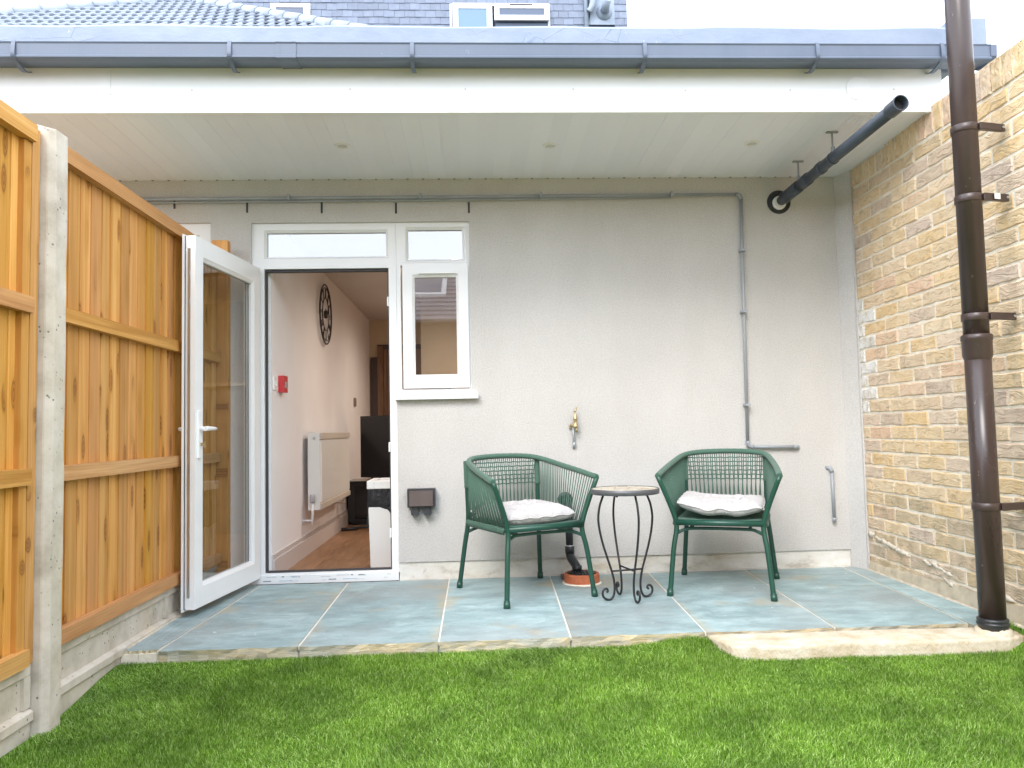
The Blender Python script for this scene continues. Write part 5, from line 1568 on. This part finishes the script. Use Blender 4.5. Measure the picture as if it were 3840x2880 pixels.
def far_window(x0, x1, z0, z1, panes, tilt=False):
    bm = bmesh.new(); frame_ring(bm, x0, x1, z0, z1, 9.955, 10.03, .045, .045, .045, .035)
    w_ = obj('window', bm, M['far_pvc'], lf, bevel=.005)
    for (a, b, c0, d0, fr, y, matn) in panes:
        bm = bmesh.new(); frame_ring(bm, a, b, c0, d0, y, y + .05, fr, fr, fr, fr); s2 = obj('sash', bm, M['far_pvc'], w_, bevel=.006)
        bm = bmesh.new(); box(bm, a + fr - .005, b - fr + .005, y + .012, y + .018, c0 + fr - .005, d0 - fr + .005); obj('pane', bm, M[matn], w_)
    return w_
w1 = far_window(-3.90, -3.12, 9.13, 9.48, [(-3.87, -3.16, 9.15, 9.46, .085, 9.92, 'sky_pane')]); w1['label'] = 'small white window beside the hip roof'
w2 = far_window(-.36, 1.655, 8.80, 9.485, [(-.30, .49, 8.83, 9.47, .11, 9.90, 'frosted'), (.53, 1.63, 9.10, 9.44, .10, 9.85, 'sky_pane')]); w2['label'] = 'wide white window with a frosted side pane'
bm = bmesh.new(); box(bm, .55, 1.60, 9.94, 9.95, 8.86, 9.09); obj('lower_pane', bm, M['sky_pane'], w2)
bm = bmesh.new(); box(bm, .84, 1.29, 9.835, 9.849, 9.405, 9.42); obj('trickle_vent', bm, M['rubber'], w2)
bm = bmesh.new(); tube(bm, [(2.38, 9.93, 8.7), (2.38, 9.93, 11.0)], .042, 12); obj('downpipe', bm, M['flashing'], lf)
bm = bmesh.new(); tube(bm, catmull([(2.44, 9.90, 9.30), (2.50, 9.86, 9.42), (2.52, 9.85, 9.75)], 5), .06, 12); obj('swan_neck', bm, M['ridge_tile'], lf)
bm = bmesh.new(); box(bm, 2.47, 2.97, 9.985, 9.999, 9.08, 9.62); obj('lead_flashing', bm, M['flashing'], lf, bevel=.004)
bm = bmesh.new(); lathe(bm, [(.15, .10), (.16, .05), (.11, .02), (.10, -.01), (.09, -.02)], 20, (2.76, 9.92, 9.33), 'y', cap=False); tube(bm, [(2.76, 9.98, 9.30), (2.76, 9.80, 9.37), (2.78, 9.68, 9.45)], .085, 16); obj('vent_cowl', bm, M['flashing'], lf)
bm = bmesh.new(); tube(bm, catmull([(-1.40, -.62, 3.04), (-1.40, -.62, 3.10), (-1.385, -.62, 3.125), (-1.36, -.62, 3.12), (-1.36, -.62, 3.09)], 4), .012, 8)
bm.free()

# house across the gardens, seen only as a reflection in the window panes
oh = thing('opposite_house', 'low house with tiled roof and rooflights reflected in the window glass', 'house')
bm = bmesh.new(); box(bm, -9, 9, -17.9, -12.5, -.3, 3.45); obj('wall', bm, simple('opposite_brick', (.13, .10, .085), .9, 0, .25, 3), oh)
bm = bmesh.new(); prism(bm, [(-12.1, 3.40), (-15.2, 5.15), (-18.3, 3.40)], -9.4, 9.4, 'x'); obj('roof', bm, simple('opposite_tiles', (.24, .23, .26), .8, 0, .2, 3), oh)
bm = bmesh.new()
for k in range(12):
    y = -12.12 - k * .25; z = 3.41 + k * .25 * (1.75 / 3.1); prism(bm, [(y, z + .02), (y + .0, z + .055), (y - .26, z + .25 * .5645 + .025)], -9.4, 9.4, 'x')
obj('tile_courses', bm, simple('opposite_courses', (.30, .29, .32), .8, 0, .2, 3), oh)
for x in (-1.75, -.35, 3.0):
    bm = bmesh.new(); z0 = 3.40 + (13.4 - 12.1) * .5645
    prism(bm, [(-13.4, z0 + .05), (-13.4, z0 + .12), (-14.7, z0 + 1.3 * .5645 + .12), (-14.7, z0 + 1.3 * .5645 + .05)], x, x + 1.1, 'x')
    rl = obj('rooflight', bm, M['pvc'], oh)
    bm = bmesh.new(); prism(bm, [(-13.52, z0 + .12 * .5645 + .10), (-13.52, z0 + .12 * .5645 + .13), (-14.58, z0 + 1.18 * .5645 + .13), (-14.58, z0 + 1.18 * .5645 + .10)], x + .12, x + .98, 'x'); obj('pane', bm, M['sky_pane'], rl)
